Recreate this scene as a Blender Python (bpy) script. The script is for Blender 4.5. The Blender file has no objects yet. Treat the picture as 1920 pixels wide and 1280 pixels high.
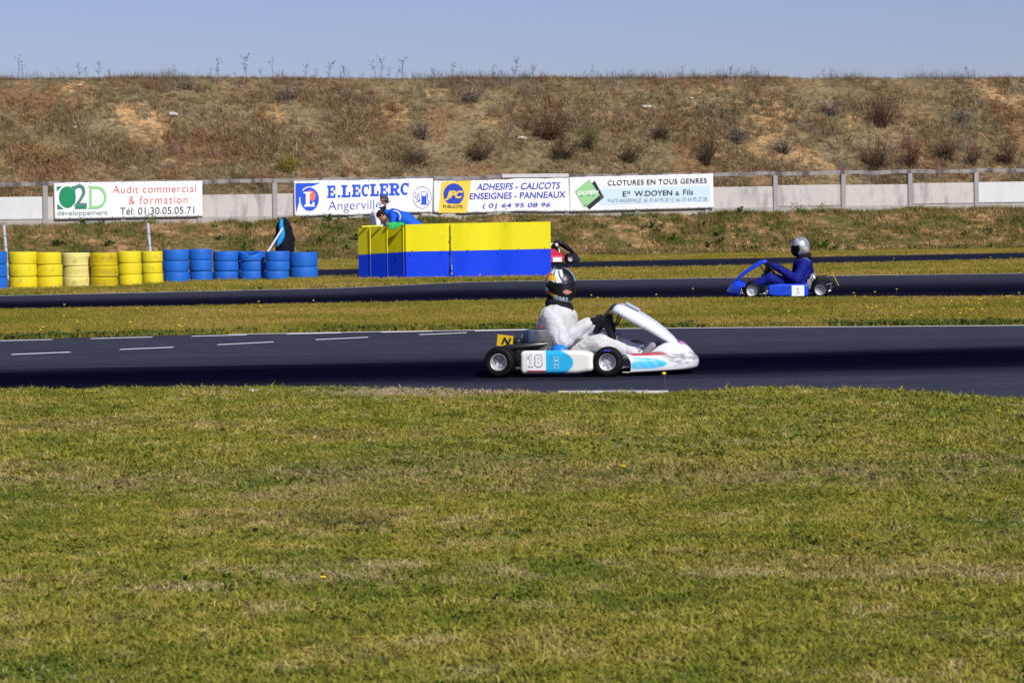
import bpy, math, random
import numpy as np
from mathutils import Vector, Matrix
R = math.radians
random.seed(7); RNG = np.random.default_rng(11)
C = bpy.context.scene.collection
scene = bpy.context.scene

# ------------------------------------------------------------------ camera
F, CH, HY, ROLL = 5000.0, 1.4, 400.0, R(0.8)      # focal (px of a 1920 wide frame), eye height, horizon row, roll
cam = bpy.data.cameras.new('camera'); camo = bpy.data.objects.new('camera', cam); C.objects.link(camo)
cam.sensor_width = 36; cam.lens = F / 1920 * 36; cam.shift_y = -(640 - HY) / 1920
cam.clip_start = 0.1; cam.clip_end = 6000
camo.matrix_world = Matrix(((math.cos(ROLL), math.sin(ROLL), 0, 0), (0, 0, -1, 0), (-math.sin(ROLL), math.cos(ROLL), 0, CH), (0, 0, 0, 1)))
scene.camera = camo
cam.dof.use_dof = True; cam.dof.focus_distance = 32; cam.dof.aperture_fstop = 11
# ------------------------------------------------------------------ sky and sun
SUN_EL, SUN_AZ = R(38), R(29)                      # sun behind the camera and to its right
sd = Vector((math.sin(SUN_AZ) * math.cos(SUN_EL), -math.cos(SUN_AZ) * math.cos(SUN_EL), math.sin(SUN_EL)))
w = bpy.data.worlds.new('World'); scene.world = w; w.use_nodes = True
nt = w.node_tree; bg = nt.nodes['Background']
sky = nt.nodes.new('ShaderNodeTexSky'); sky.sky_type = 'NISHITA'; sky.sun_disc = False
sky.sun_elevation = SUN_EL; sky.sun_rotation = math.atan2(sd.x, sd.y)
sky.air_density = 1.0; sky.dust_density = 0.6; sky.ozone_density = 4.0; sky.altitude = 100
hs = nt.nodes.new('ShaderNodeMix'); hs.data_type = 'RGBA'; hs.blend_type = 'MULTIPLY'; hs.inputs[0].default_value = 1
hs.inputs[7].default_value = (0.95, 0.85, 1.13, 1)
nt.links.new(sky.outputs[0], hs.inputs[6]); nt.links.new(hs.outputs[2], bg.inputs[0]); bg.inputs[1].default_value = 0.080
sl = bpy.data.lights.new('sun', 'SUN'); sl.energy = 5.0; sl.angle = R(0.5); sl.color = (1, 0.95, 0.87)
so = bpy.data.objects.new('sun', sl); C.objects.link(so); so.rotation_euler = sd.to_track_quat('Z', 'Y').to_euler(); so.location = (20, -20, 30)
vs = scene.view_settings; vs.view_transform = 'Standard'; vs.look = 'None'; vs.exposure = 0; vs.gamma = 1

# ------------------------------------------------------------------ measuring helpers
def rot(px, py):
    dx, dy = px - 960, py - HY
    return dx * math.cos(ROLL) - dy * math.sin(ROLL), dy * math.cos(ROLL) + dx * math.sin(ROLL)
def W(px, py, z=0.0):
    dx, dy = rot(px, py); D = F * (CH - z) / dy
    return Vector((dx * D / F, D, z))
def Wd(px, py, D):
    dx, dy = rot(px, py)
    return Vector((dx * D / F, D, CH - dy * D / F))
# ------------------------------------------------------------------ noise
_perm = np.random.default_rng(3).random((256, 256))
def vnoise(x, y):
    xi = np.floor(x).astype(int); yi = np.floor(y).astype(int); fx = x - xi; fy = y - yi
    fx = fx * fx * (3 - 2 * fx); fy = fy * fy * (3 - 2 * fy)
    a = _perm[xi & 255, yi & 255]; b = _perm[(xi + 1) & 255, yi & 255]; c = _perm[xi & 255, (yi + 1) & 255]; d = _perm[(xi + 1) & 255, (yi + 1) & 255]
    return (a * (1 - fx) + b * fx) * (1 - fy) + (c * (1 - fx) + d * fx) * fy
def fbm(x, y, o=4):
    s = 0; a = 0.5
    for i in range(o): s = s + a * vnoise(x * 2 ** i + 17 * i, y * 2 ** i + 31 * i); a *= 0.5
    return s / (1 - 0.5 ** o)
def sstep(a, b, x):
    t = np.clip((x - a) / (b - a), 0, 1); return t * t * (3 - 2 * t)

# ------------------------------------------------------------------ node helpers
def newmat(name):
    m = bpy.data.materials.new(name); m.use_nodes = True
    return m, m.node_tree, m.node_tree.nodes['Principled BSDF']
def N(nt, t, **kw):
    n = nt.nodes.new(t)
    for k, v in kw.items(): setattr(n, k, v)
    return n
def L(nt, a, b): nt.links.new(a, b)
def noise(nt, vec, scale, detail=4, rough=0.55):
    n = N(nt, 'ShaderNodeTexNoise'); n.inputs['Scale'].default_value = scale; n.inputs['Detail'].default_value = detail
    n.inputs['Roughness'].default_value = rough
    if vec is not None: L(nt, vec, n.inputs['Vector'])
    return n.outputs['Fac']
def ramp(nt, fac, stops):
    r = N(nt, 'ShaderNodeValToRGB'); e = r.color_ramp.elements
    while len(e) < len(stops): e.new(0.5)
    for i, (p, c) in enumerate(stops):
        e[i].position = p; e[i].color = (*c, 1) if len(c) == 3 else c
    L(nt, fac, r.inputs[0]); return r.outputs[0]
def mixc(nt, fac, a, b, blend='MIX'):
    m = N(nt, 'ShaderNodeMix', data_type='RGBA', blend_type=blend)
    for s, v in ((m.inputs[0], fac), (m.inputs[6], a), (m.inputs[7], b)):
        if isinstance(v, (int, float)): s.default_value = v
        elif isinstance(v, tuple): s.default_value = (*v, 1)
        else: L(nt, v, s)
    return m.outputs[2]
def mrange(nt, v, a, b, c=0.0, d=1.0):
    m = N(nt, 'ShaderNodeMapRange'); L(nt, v, m.inputs[0])
    for i, x in enumerate((a, b, c, d)): m.inputs[i + 1].default_value = x
    return m.outputs[0]
def bump(nt, b, h, strength=0.3, dist=0.01):
    n = N(nt, 'ShaderNodeBump'); n.inputs['Strength'].default_value = strength; n.inputs['Distance'].default_value = dist
    L(nt, h, n.inputs['Height']); L(nt, n.outputs[0], b.inputs['Normal'])
_mc = {}
def M(name, col, rough=0.5, metal=0.0, var=0.0, scale=6.0, bmp=0.0, bscale=60.0, coat=0.0, dirt=None, dscale=3.0, dth=(0.55, 0.8), spec=None):
    if name in _mc: return _mc[name]
    m, nt, b = newmat(name); tc = N(nt, 'ShaderNodeTexCoord').outputs['Object']
    b.inputs['Roughness'].default_value = rough; b.inputs['Metallic'].default_value = metal
    b.inputs['Coat Weight'].default_value = coat
    b.inputs['Specular IOR Level'].default_value = spec if spec is not None else (.12 if rough > .6 else .35)
    f = noise(nt, tc, scale)
    v = max(var, 0.04)
    c = mixc(nt, f, tuple(x * (1 - v) for x in col), tuple(min(1, x * (1 + v)) for x in col))
    if dirt is not None:
        d = mrange(nt, noise(nt, tc, dscale, 6, 0.65), dth[0], dth[1])
        c = mixc(nt, d, c, dirt)
    L(nt, c, b.inputs['Base Color'])
    if bmp: bump(nt, b, noise(nt, tc, bscale, 5), 0.6, bmp)
    _mc[name] = m; return m
def attrmat(name, rough=0.3, metal=0.0, coat=0.5, dirt=None, dscale=8.0):
    m, nt, b = newmat(name); a = N(nt, 'ShaderNodeAttribute', attribute_name='paint')
    c = a.outputs['Color']
    tc = N(nt, 'ShaderNodeTexCoord').outputs['Object']
    if dirt: c = mixc(nt, mrange(nt, noise(nt, tc, dscale, 6, 0.65), 0.5, 0.8), c, dirt)
    L(nt, c, b.inputs['Base Color']); b.inputs['Roughness'].default_value = rough
    b.inputs['Metallic'].default_value = metal; b.inputs['Coat Weight'].default_value = coat
    return m

# ------------------------------------------------------------------ object helpers
def setp(o, label=None, cat=None, group=None, kind=None):
    if label: o['label'] = label
    if cat: o['category'] = cat
    if group: o['group'] = group
    if kind: o['kind'] = kind
    return o
def thing(name, loc, label, cat, group=None, rotz=0.0):
    o = bpy.data.objects.new(name, None); o.empty_display_size = 0.2; C.objects.link(o)
    o.location = loc; o.rotation_euler = (0, 0, rotz); return setp(o, label, cat, group)
def mobj(name, verts, faces, mat, parent=None, smooth=False, mi=None, off=None, link=True):
    me = bpy.data.meshes.new(name)
    v = np.asarray(verts, dtype=float).reshape(-1, 3)
    if off is not None: v = v - np.array(off)
    me.from_pydata(v.tolist(), [], [list(map(int, f)) for f in faces] if not isinstance(faces, np.ndarray) else faces.tolist())
    for m in (mat if isinstance(mat, (list, tuple)) else [mat]): me.materials.append(m)
    if mi is not None: me.polygons.foreach_set('material_index', np.asarray(mi, dtype=np.int32))
    if smooth: me.polygons.foreach_set('use_smooth', np.ones(len(me.polygons), dtype=bool))
    me.update()
    o = bpy.data.objects.new(name, me)
    if link: C.objects.link(o)
    if parent: o.parent = parent
    return o
class MB:
    def __init__(s): s.v = []; s.f = []; s.m = []
    def add(s, v, f, m=0):
        b = len(s.v); s.v += [tuple(x) for x in v]; s.f += [[b + i for i in q] for q in f]; s.m += [m] * len(f); return s
    def box(s, c, d, m=0, rz=0.0, ch=0.0, mat=None):
        hx, hy, hz = d[0] / 2, d[1] / 2, d[2] / 2
        if ch <= 0:
            v = [(x, y, z) for x in (-hx, hx) for y in (-hy, hy) for z in (-hz, hz)]
            f = [(0, 1, 3, 2), (4, 6, 7, 5), (0, 4, 5, 1), (2, 3, 7, 6), (0, 2, 6, 4), (1, 5, 7, 3)]
        else:
            ring = lambda z, i: [(hx - i, hy - ch - 0, z), (hx - ch - 0, hy - i, z), (-hx + ch, hy - i, z), (-hx + i, hy - ch, z), (-hx + i, -hy + ch, z), (-hx + ch, -hy + i, z), (hx - ch, -hy + i, z), (hx - i, -hy + ch, z)]
            v = ring(-hz, ch * .99) + ring(-hz + ch, 0) + ring(hz - ch, 0) + ring(hz, ch * .99)
            f = [tuple(range(7, -1, -1)), tuple(range(24, 32))]
            for k in range(3):
                for i in range(8): f.append((k * 8 + i, k * 8 + (i + 1) % 8, k * 8 + 8 + (i + 1) % 8, k * 8 + 8 + i))
        if mat is not None: v = [tuple(mat @ Vector(p)) for p in v]
        cr, sr = math.cos(rz), math.sin(rz)
        v = [(c[0] + x * cr - y * sr, c[1] + x * sr + y * cr, c[2] + z) for x, y, z in v]
        return s.add(v, f, m)
    def tube(s, pts, r, n=8, m=0, cap=True):
        pts = [Vector(p) for p in pts]; k = len(pts)
        rr = r if isinstance(r, (list, tuple)) else [r] * k
        up = None; v = []; f = []
        for i, p in enumerate(pts):
            t = (pts[min(i + 1, k - 1)] - pts[max(i - 1, 0)]).normalized()
            if up is None: up = t.orthogonal().normalized()
            else:
                up = up - t * up.dot(t)
                up = up.normalized() if up.length > 1e-6 else t.orthogonal().normalized()
            sd_ = t.cross(up)
            for j in range(n):
                a = 2 * math.pi * j / n; v.append(p + (up * math.cos(a) + sd_ * math.sin(a)) * rr[i])
        for i in range(k - 1):
            for j in range(n): f.append((i * n + j, i * n + (j + 1) % n, (i + 1) * n + (j + 1) % n, (i + 1) * n + j))
        if cap: f.append(tuple(range(n - 1, -1, -1))); f.append(tuple((k - 1) * n + j for j in range(n)))
        return s.add(v, f, m)
    def lathe(s, prof, c, axis='z', n=32, m=0, a0=0.0):
        v = []; f = []; k = len(prof)
        for i in range(n):
            a = 2 * math.pi * i / n + a0
            for r, h in prof:
                x, y = r * math.cos(a), r * math.sin(a)
                if axis == 'z': p = (c[0] + x, c[1] + y, c[2] + h)
                elif axis == 'y': p = (c[0] + x, c[1] + h, c[2] + y)
                else: p = (c[0] + h, c[1] + x, c[2] + y)
                v.append(p)
        for i in range(n):
            for j in range(k - 1): f.append((i * k + j, ((i + 1) % n) * k + j, ((i + 1) % n) * k + j + 1, i * k + j + 1))
        return s.add(v, f, m)
    def grid(s, P, m=0, closeu=False):
        P = np.asarray(P, dtype=float); nu, nv = P.shape[:2]; v = P.reshape(-1, 3); f = []
        for i in range(nu if closeu else nu - 1):
            for j in range(nv - 1): f.append((i * nv + j, ((i + 1) % nu) * nv + j, ((i + 1) % nu) * nv + j + 1, i * nv + j + 1))
        return s.add(v, f, m)
    def build(s, name, mat, parent=None, smooth=False, off=None): return mobj(name, s.v, s.f, mat, parent, smooth, s.m, off)
def solid(o, t, offset=-1):
    md = o.modifiers.new('thick', 'SOLIDIFY'); md.thickness = t; md.offset = offset; return o
def autosmooth(o, ang=35):
    me = o.data; me.polygons.foreach_set('use_smooth', np.ones(len(me.polygons), dtype=bool))
    try: me.set_sharp_from_angle(angle=R(ang))
    except Exception: pass
    return o

# signed distance solids turned into one smooth surface (surface nets)
def surfnet(fn, lo, hi, h):
    ax = [np.arange(a, b + h, h) for a, b in zip(lo, hi)]
    X, Y, Z = np.meshgrid(*ax, indexing='ij'); V = fn(X, Y, Z); nx, ny, nz = V.shape; S = V < 0
    acc = np.zeros((nx - 1, ny - 1, nz - 1, 3)); cnt = np.zeros((nx - 1, ny - 1, nz - 1))
    idx = np.indices((nx - 1, ny - 1, nz - 1)).astype(float)
    def sl(o): return tuple(slice(o[d], V.shape[d] - 1 + o[d]) for d in range(3))
    for d in range(3):
        e = [0, 0, 0]; e[d] = 1; oth = [k for k in range(3) if k != d]
        for a in (0, 1):
            for b in (0, 1):
                o0 = [0, 0, 0]; o0[oth[0]] = a; o0[oth[1]] = b; o1 = [o0[k] + e[k] for k in range(3)]
                v0, v1 = V[sl(o0)], V[sl(o1)]; cr = (v0 < 0) != (v1 < 0)
                t = np.where(cr, v0 / np.where(cr, v0 - v1, 1), 0)
                for k in range(3): acc[..., k] += np.where(cr, idx[k] + o0[k] + (t if k == d else 0), 0)
                cnt += cr
    act = cnt > 0; vid = -np.ones(act.shape, dtype=int); vid[act] = np.arange(act.sum())
    vert = acc[act] / cnt[act][:, None] * h + np.array([a[0] for a in ax])
    F_ = []
    for d in range(3):
        u, v_ = [(1, 2), (2, 0), (0, 1)][d]
        s0 = np.take(S, range(V.shape[d] - 1), axis=d); s1 = np.take(S, range(1, V.shape[d]), axis=d)
        I = np.argwhere(s0 != s1)
        ok = (I[:, u] > 0) & (I[:, v_] > 0) & (I[:, u] < V.shape[u] - 1) & (I[:, v_] < V.shape[v_] - 1); I = I[ok]
        sg = s0[tuple(I.T)]
        def cell(a, b):
            J = I.copy(); J[:, u] += a; J[:, v_] += b; return vid[tuple(J.T)]
        q = np.stack([cell(-1, -1), cell(0, -1), cell(0, 0), cell(-1, 0)], 1)
        q[~sg] = q[~sg][:, ::-1]; F_.append(q)
    return vert, np.concatenate(F_)
def cone(X, Y, Z, a, b, ra, rb):
    a = np.array(a, float); b = np.array(b, float); ab = b - a; L2 = max(ab @ ab, 1e-9)
    t = np.clip(((X - a[0]) * ab[0] + (Y - a[1]) * ab[1] + (Z - a[2]) * ab[2]) / L2, 0, 1)
    return np.sqrt((X - a[0] - t * ab[0]) ** 2 + (Y - a[1] - t * ab[1]) ** 2 + (Z - a[2] - t * ab[2]) ** 2) - (ra + (rb - ra) * t)
def ell(X, Y, Z, c, r):
    k = np.sqrt(((X - c[0]) / r[0]) ** 2 + ((Y - c[1]) / r[1]) ** 2 + ((Z - c[2]) / r[2]) ** 2); return (k - 1) * min(r)
def rbox(X, Y, Z, c, b, r):
    q = [np.abs(X - c[0]) - b[0] + r, np.abs(Y - c[1]) - b[1] + r, np.abs(Z - c[2]) - b[2] + r]
    return np.sqrt(sum(np.maximum(k, 0) ** 2 for k in q)) + np.minimum(np.maximum(np.maximum(q[0], q[1]), q[2]), 0) - r
def smin(a, b, k):
    h = np.clip(0.5 + 0.5 * (b - a) / k, 0, 1); return b * (1 - h) + a * h - k * h * (1 - h)
def crease(X, Y, Z, s, a, seed=0):                  # narrow valleys between soft puffs of cloth
    q = 0
    for k_, (u, v, w_) in enumerate(((.9, .5, 1.2), (-.8, .6, 1.0), (.3, .9, -1.1))):
        t = s * (.6 + .25 * k_) * (X * u + Y * v + Z * w_) + 1.6 * np.sin(s * .35 * (Z - X + Y) + seed + k_ * 2) + seed * 1.7
        q = q + np.exp(-(np.sin(t) / .30) ** 2) * (0.5 + 0.5 * np.sin(s * .31 * (X + 2 * Y - Z) + k_ * 3 + seed))
    return a * q
def wr(X, Y, Z, s, a, seed=0):                      # cloth folds
    return a * (np.sin(s * (X * 1.1 + Y * 0.7 + 1.3 * Z) + 2.2 * np.sin(s * 0.4 * (Y - Z) + seed)) * 0.5 + np.sin(s * 1.7 * (Z * 0.8 - X * 0.9) + 1.7 * np.sin(s * 0.6 * (X + Y) + seed * 2)) * 0.35 + 0.25 * np.sin(s * 2.9 * (X + .3 * Z + .6 * Y) + seed * 3 + 2 * np.sin(s * Z)))
def paint(o, fn):
    me = o.data; n = len(me.vertices); co = np.empty(n * 3); me.vertices.foreach_get('co', co); co = co.reshape(-1, 3)
    col = np.ones((n, 4), dtype=np.float32); col[:, :3] = fn(co)
    a = me.color_attributes.new('paint', 'FLOAT_COLOR', 'POINT'); a.data.foreach_set('color', col.reshape(-1))

# ------------------------------------------------------------------ lie of the land
def poly(pts): p = np.array(pts); return lambda x: np.interp(x, p[:, 0], p[:, 1])
def edge(pix, z=0.0, ls=None, rs=None):
    p = [(W(a, b, z).x, W(a, b, z).y) for a, b in pix]
    if ls is None: ls = 0.03
    if rs is None: rs = 0.03
    p = [(p[0][0] - 90, p[0][1] - 90 * ls)] + p + [(p[-1][0] + 90, p[-1][1] + 90 * rs)]
    return poly(p)
T1f = edge([(0, 638), (300, 629.5), (640, 623), (960, 618), (1280, 615), (1920, 610)])
T1n = edge([(0, 728), (300, 724), (560, 721), (760, 724), (1000, 731), (1240, 731), (1440, 724), (1620, 728), (1760, 739), (1920, 746)], 0.03, 0.02, -0.10)
T2f = edge([(0, 555), (320, 548), (640, 540.5), (880, 529), (1080, 526), (1340, 521.5), (1600, 517), (1920, 513)], 0, 0.1, 0.1)
T2n = edge([(0, 575), (640, 563), (1020, 556), (1340, 553), (1920, 550)], 0.07, 0.05, 0.05)
T3f = edge([(640, 505), (1130, 490), (1320, 486), (1920, 474)], 0, 0.2, 0.22)
T3n = edge([(640, 517), (1130, 501), (1320, 499), (1920, 485)], 0.03, 0.2, 0.22)
# the concrete fence runs from WL to WR
def wallD_from_px(px): return None
WLx, WLy, WRx, WRy = (85 - 960) * 88 / F, 88.0, (1830 - 960) * 96 / F, 96.0
WB = (WRy - WLy) / (WRx - WLx); WA = WLy - WB * WLx
def wallY(x): return WA + WB * x
def wallbase(x): return 1.21 + 0.11 * (x - WLx) / (WRx - WLx)
def wallpt(px, py, front=0.0):
    dx, dy = rot(px, py); D = (WA - front) / (1 - WB * dx / F)
    return Vector((dx * D / F, D, CH - dy * D / F))
def land(x, y):
    x = np.asarray(x, float); y = np.asarray(y, float); d = y - wallY(x)
    wb = 1.265 + 0.0034 * np.clip(x, -60, 60)
    z = wb * sstep(-7.0 + 1.2 * (fbm(x * .15, y * 0 + 3) - .5), -0.6, d) * 0.98 + 0.02 * wb * sstep(-0.6, 0, d)
    z = z - 0.02
    hn = fbm(x * 0.25 + 5, y * 0.25) - 0.5
    t = np.clip((d - 0.6) / 10.6, 0, 1.0)
    prof = t * 0.93 + 0.07 * sstep(0, 1, t)
    hill = (6.62 - wb - 0.0) * prof
    z = z + hill + hn * 0.55 * sstep(0.5, 3, d) * (1 - sstep(8.5, 10.8, d)) + (fbm(x * 0.35 + 40, y * .35) - .5) * 0.12 * sstep(9, 11, d) * (1 - sstep(16, 30, d))
    z = z + (fbm(x * 0.9, y * 0.9 + 9) - 0.5) * 0.28 * sstep(-7, -4, d) * (1 - sstep(-1.2, -0.2, d))
    z = z + (fbm(x * 1.4, y * 1.4 + 9) - 0.5) * 0.22 * sstep(1, 2, d) * (1 - sstep(9, 10.5, d))
    z = z - 0.06 * np.clip(d - 14, 0, 60)
    z = np.where(d > 74, z - 0.0, z)
    flat = (d < -7.8) | (y < 40)
    return np.where(flat, -0.02 + 0.02, z)
def on_track(x, y, m=0.0):
    r = np.zeros(np.shape(x), bool)
    for n_, f_ in ((T1n, T1f), (T2n, T2f), (T3n, T3f)): r |= (y > n_(x) + m) & (y < f_(x) - m)
    return r

# ------------------------------------------------------------------ ground colours (by place on the ground)
def zone_color(nt, zone):
    pos = N(nt, 'ShaderNodeNewGeometry').outputs['Position']
    rnd = N(nt, 'ShaderNodeObjectInfo').outputs['Random']
    if zone == 'lawn':
        a = noise(nt, pos, 0.55, 6, 0.6); b = noise(nt, pos, 2.6, 5, 0.65); c = noise(nt, pos, 14, 4, 0.7)
        base = ramp(nt, a, [(0.38, (0.110, 0.155, 0.014)), (0.47, (0.190, 0.205, 0.020)), (0.545, (0.285, 0.245, 0.036)), (0.605, (0.38, 0.29, 0.11)), (0.64, (0.21, 0.150, 0.07))])
        fine = ramp(nt, b, [(0.35, (0.070, 0.105, 0.010)), (0.46, (0.185, 0.195, 0.018)), (0.56, (0.295, 0.255, 0.040)), (0.66, (0.46, 0.37, 0.19))])
        col = mixc(nt, 0.55, base, fine)
        col = mixc(nt, mrange(nt, c, 0.35, 0.75, 0.0, 0.30), col, (0.26, 0.20, 0.075)); d0 = noise(nt, pos, 5.5, 5, 0.7); col = mixc(nt, mrange(nt, d0, 0.34, 0.44, 0.65, 0.0), col, (0.060, 0.075, 0.012))
        sx = N(nt, 'ShaderNodeSeparateXYZ'); L(nt, pos, sx.inputs[0])
        def math_(op, a_, b_=None):
            q = N(nt, 'ShaderNodeMath', operation=op)
            for s_, v_ in ((q.inputs[0], a_), (q.inputs[1], b_)):
                if v_ is None: continue
                if isinstance(v_, (int, float)): s_.default_value = v_
                else: L(nt, v_, s_)
            return q.outputs[0]
        def band(yc, hw, rag):
            y_ = math_('ADD', sx.outputs[1], mrange(nt, a, .3, .7, -rag, rag)); return mrange(nt, math_('ABSOLUTE', math_('SUBTRACT', y_, yc)), hw * .45, hw, 1.0, 0.0)
        w1 = math_('MULTIPLY', band(14.0, .95, .8), mrange(nt, b, .40, .60, .10, .8)); col = mixc(nt, w1, col, mixc(nt, c, (0.19, 0.145, 0.065), (0.33, 0.26, 0.14)))
        w2 = math_('MULTIPLY', band(10.15, .38, .4), mrange(nt, b, .47, .60, .0, .7)); col = mixc(nt, w2, col, (0.36, 0.29, 0.15))
        w3 = math_('MULTIPLY', math_('MULTIPLY', band(20.9, .75, .25), mrange(nt, math_('ABSOLUTE', math_('ADD', sx.outputs[0], .35)), .7, 1.3, 1.0, 0.0)), mrange(nt, b, .35, .5, .4, .9)); col = mixc(nt, w3, col, mixc(nt, c, (0.30, 0.22, 0.13), (0.46, 0.37, 0.26)))
        tips = ramp(nt, rnd, [(0.0, (0.42, 0.52, 0.35)), (0.3, (0.9, 0.98, 0.8)), (0.8, (1.08, 1.04, 1.0)), (1.0, (1.5, 1.4, 1.6))])
        return mixc(nt, 1.0, col, tips, 'MULTIPLY')
    if zone == 'strip':
        a = noise(nt, pos, 0.35, 5, 0.6); c = noise(nt, pos, 5, 4, 0.6)
        col = ramp(nt, a, [(0.38, (0.145, 0.150, 0.014)), (0.5, (0.235, 0.190, 0.026)), (0.62, (0.30, 0.220, 0.056))])
        col = mixc(nt, mrange(nt, c, 0.4, 0.75, 0, 0.4), col, (0.25, 0.17, 0.03))
        tips = ramp(nt, rnd, [(0.0, (0.75, 0.82, 0.7)), (0.5, (1, 1, 1)), (1.0, (1.15, 1.1, 1.15))])
        return mixc(nt, 1.0, col, tips, 'MULTIPLY')
    if zone == 'bank':
        a = noise(nt, pos, 0.75, 7, 0.72); c = noise(nt, pos, 4, 5, 0.7)
        col = ramp(nt, a, [(0.36, (0.055, 0.080, 0.012)), (0.45, (0.125, 0.115, 0.028)), (0.52, (0.20, 0.145, 0.052)), (0.59, (0.40, 0.26, 0.12))])
        col = mixc(nt, mrange(nt, c, 0.35, 0.6, 0.55, 0.0), col, (0.10, 0.075, 0.03))
        tips = ramp(nt, rnd, [(0.0, (0.55, 0.7, 0.45)), (0.5, (1, 1, .9)), (1.0, (1.5, 1.35, 1.5))])
        return mixc(nt, 1.0, col, tips, 'MULTIPLY')
    a = noise(nt, pos, 0.22, 6, 0.62); b = noise(nt, pos, 1.1, 6, 0.7); c = noise(nt, pos, 7, 4, 0.7)
    col = ramp(nt, a, [(0.34, (0.165, 0.145, 0.050)), (0.44, (0.240, 0.185, 0.080)), (0.53, (0.300, 0.195, 0.090)), (0.64, (0.33, 0.18, 0.070))])
    col = mixc(nt, mrange(nt, c, .38, .62, .45, 0.0), col, (0.085, 0.065, 0.032))
    f2 = ramp(nt, b, [(0.32, (0.115, 0.095, 0.036)), (0.45, (0.225, 0.170, 0.078)), (0.57, (0.31, 0.225, 0.125)), (0.70, (0.38, 0.30, 0.21))])
    col = mixc(nt, 0.5, col, f2)
    col = mixc(nt, 0.32, col, (0.165, 0.145, 0.092))
    tips = ramp(nt, rnd, [(0.0, (0.50, 0.48, 0.45)), (0.4, (0.9, 0.9, .85)), (0.75, (1.15, 1.15, 1.15)), (1.0, (1.9, 1.85, 2.1))])
    mp = N(nt, 'ShaderNodeMapping'); mp.inputs['Scale'].default_value = (1.0, .35, 1.0); mp.inputs['Rotation'].default_value = (0, 0, .35); L(nt, pos, mp.inputs[0])
    rust = mrange(nt, noise(nt, mp.outputs[0], 0.42, 6, 0.72), 0.52, 0.60); col = mixc(nt, rust, col, mixc(nt, b, (0.13, 0.080, 0.045), (0.32, 0.195, 0.090)))
    return mixc(nt, 1.0, col, tips, 'MULTIPLY')

def ground_mat():
    m, nt, b = newmat('ground_soil_and_turf')
    g = N(nt, 'ShaderNodeAttribute', attribute_name='zone').outputs['Color']
    sp = N(nt, 'ShaderNodeSeparateColor'); L(nt, g, sp.inputs[0])
    pos = N(nt, 'ShaderNodeNewGeometry').outputs['Position']
    c = zone_color(nt, 'lawn')
    c = mixc(nt, sp.outputs[0], c, zone_color(nt, 'strip'))
    c = mixc(nt, sp.outputs[1], c, zone_color(nt, 'bank'))
    hill = zone_color(nt, 'hill')
    en = noise(nt, pos, 0.45, 7, 0.72)
    for cx_, cy_, rx_ in ((8.8, 101.0, 5.5), (-13.2, 96.5, 2.6)):
        vs_ = N(nt, 'ShaderNodeVectorMath', operation='DISTANCE'); L(nt, pos, vs_.inputs[0]); vs_.inputs[1].default_value = (cx_, cy_, 4.8)
        ad = N(nt, 'ShaderNodeMath', operation='ADD'); L(nt, en, ad.inputs[0]); L(nt, mrange(nt, vs_.outputs['Value'], rx_ * .3, rx_, .10, 0.0), ad.inputs[1]); en = ad.outputs[0]
    earth = mrange(nt, en, 0.565, 0.63)
    hill = mixc(nt, earth, hill, mixc(nt, noise(nt, pos, 9, 4), (0.42, 0.25, 0.10), (0.50, 0.33, 0.17)))
    c = mixc(nt, sp.outputs[2], c, hill)
    dk = mrange(nt, noise(nt, pos, 6, 7, 0.78), 0.36, 0.62, 0.45, 1.2)
    cc = N(nt, 'ShaderNodeCombineColor'); [L(nt, dk, cc.inputs[i]) for i in range(3)]
    c = mixc(nt, 1.0, c, cc.outputs[0], 'MULTIPLY')
    L(nt, c, b.inputs['Base Color']); b.inputs['Roughness'].default_value = 0.95; b.inputs['Specular IOR Level'].default_value = 0.15
    bump(nt, b, noise(nt, pos, 30, 5, 0.7), 0.8, 0.03)
    return m
def build_ground():
    xs = np.concatenate([[-3000, -900, -300, -150, -90, -60, -45], np.arange(-35, 35.01, 0.35), [45, 60, 90, 150, 300, 900, 3000]])
    ys = np.concatenate([[-900, -200, -60, -20, 0, 4], np.arange(6, 70, 1.0), np.arange(70, 120, 0.35), [123, 128, 135, 145, 160, 180, 220, 300, 600, 1500, 4000]])
    X, Y = np.meshgrid(xs, ys, indexing='ij'); Z = land(X, Y); Z = np.maximum(Z, -6)
    nx, ny = X.shape
    V = np.stack([X, Y, Z], -1).reshape(-1, 3)
    I = np.arange(nx * ny).reshape(nx, ny)
    Fc = np.stack([I[:-1, :-1], I[1:, :-1], I[1:, 1:], I[:-1, 1:]], -1).reshape(-1, 4)
    o = mobj('ground', V, Fc, ground_mat(), smooth=True); setp(o, kind='structure')
    d = (Y - wallY(X)).reshape(-1); xf = X.reshape(-1); yf = Y.reshape(-1)
    col = np.zeros((len(V), 4), np.float32); col[:, 3] = 1
    col[:, 0] = (yf > 25) ; col[:, 1] = sstep(-8, -6.5, d); col[:, 2] = sstep(-0.2, 0.6, d)
    a = o.data.color_attributes.new('zone', 'FLOAT_COLOR', 'POINT'); a.data.foreach_set('color', col.reshape(-1))
build_ground()

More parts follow.
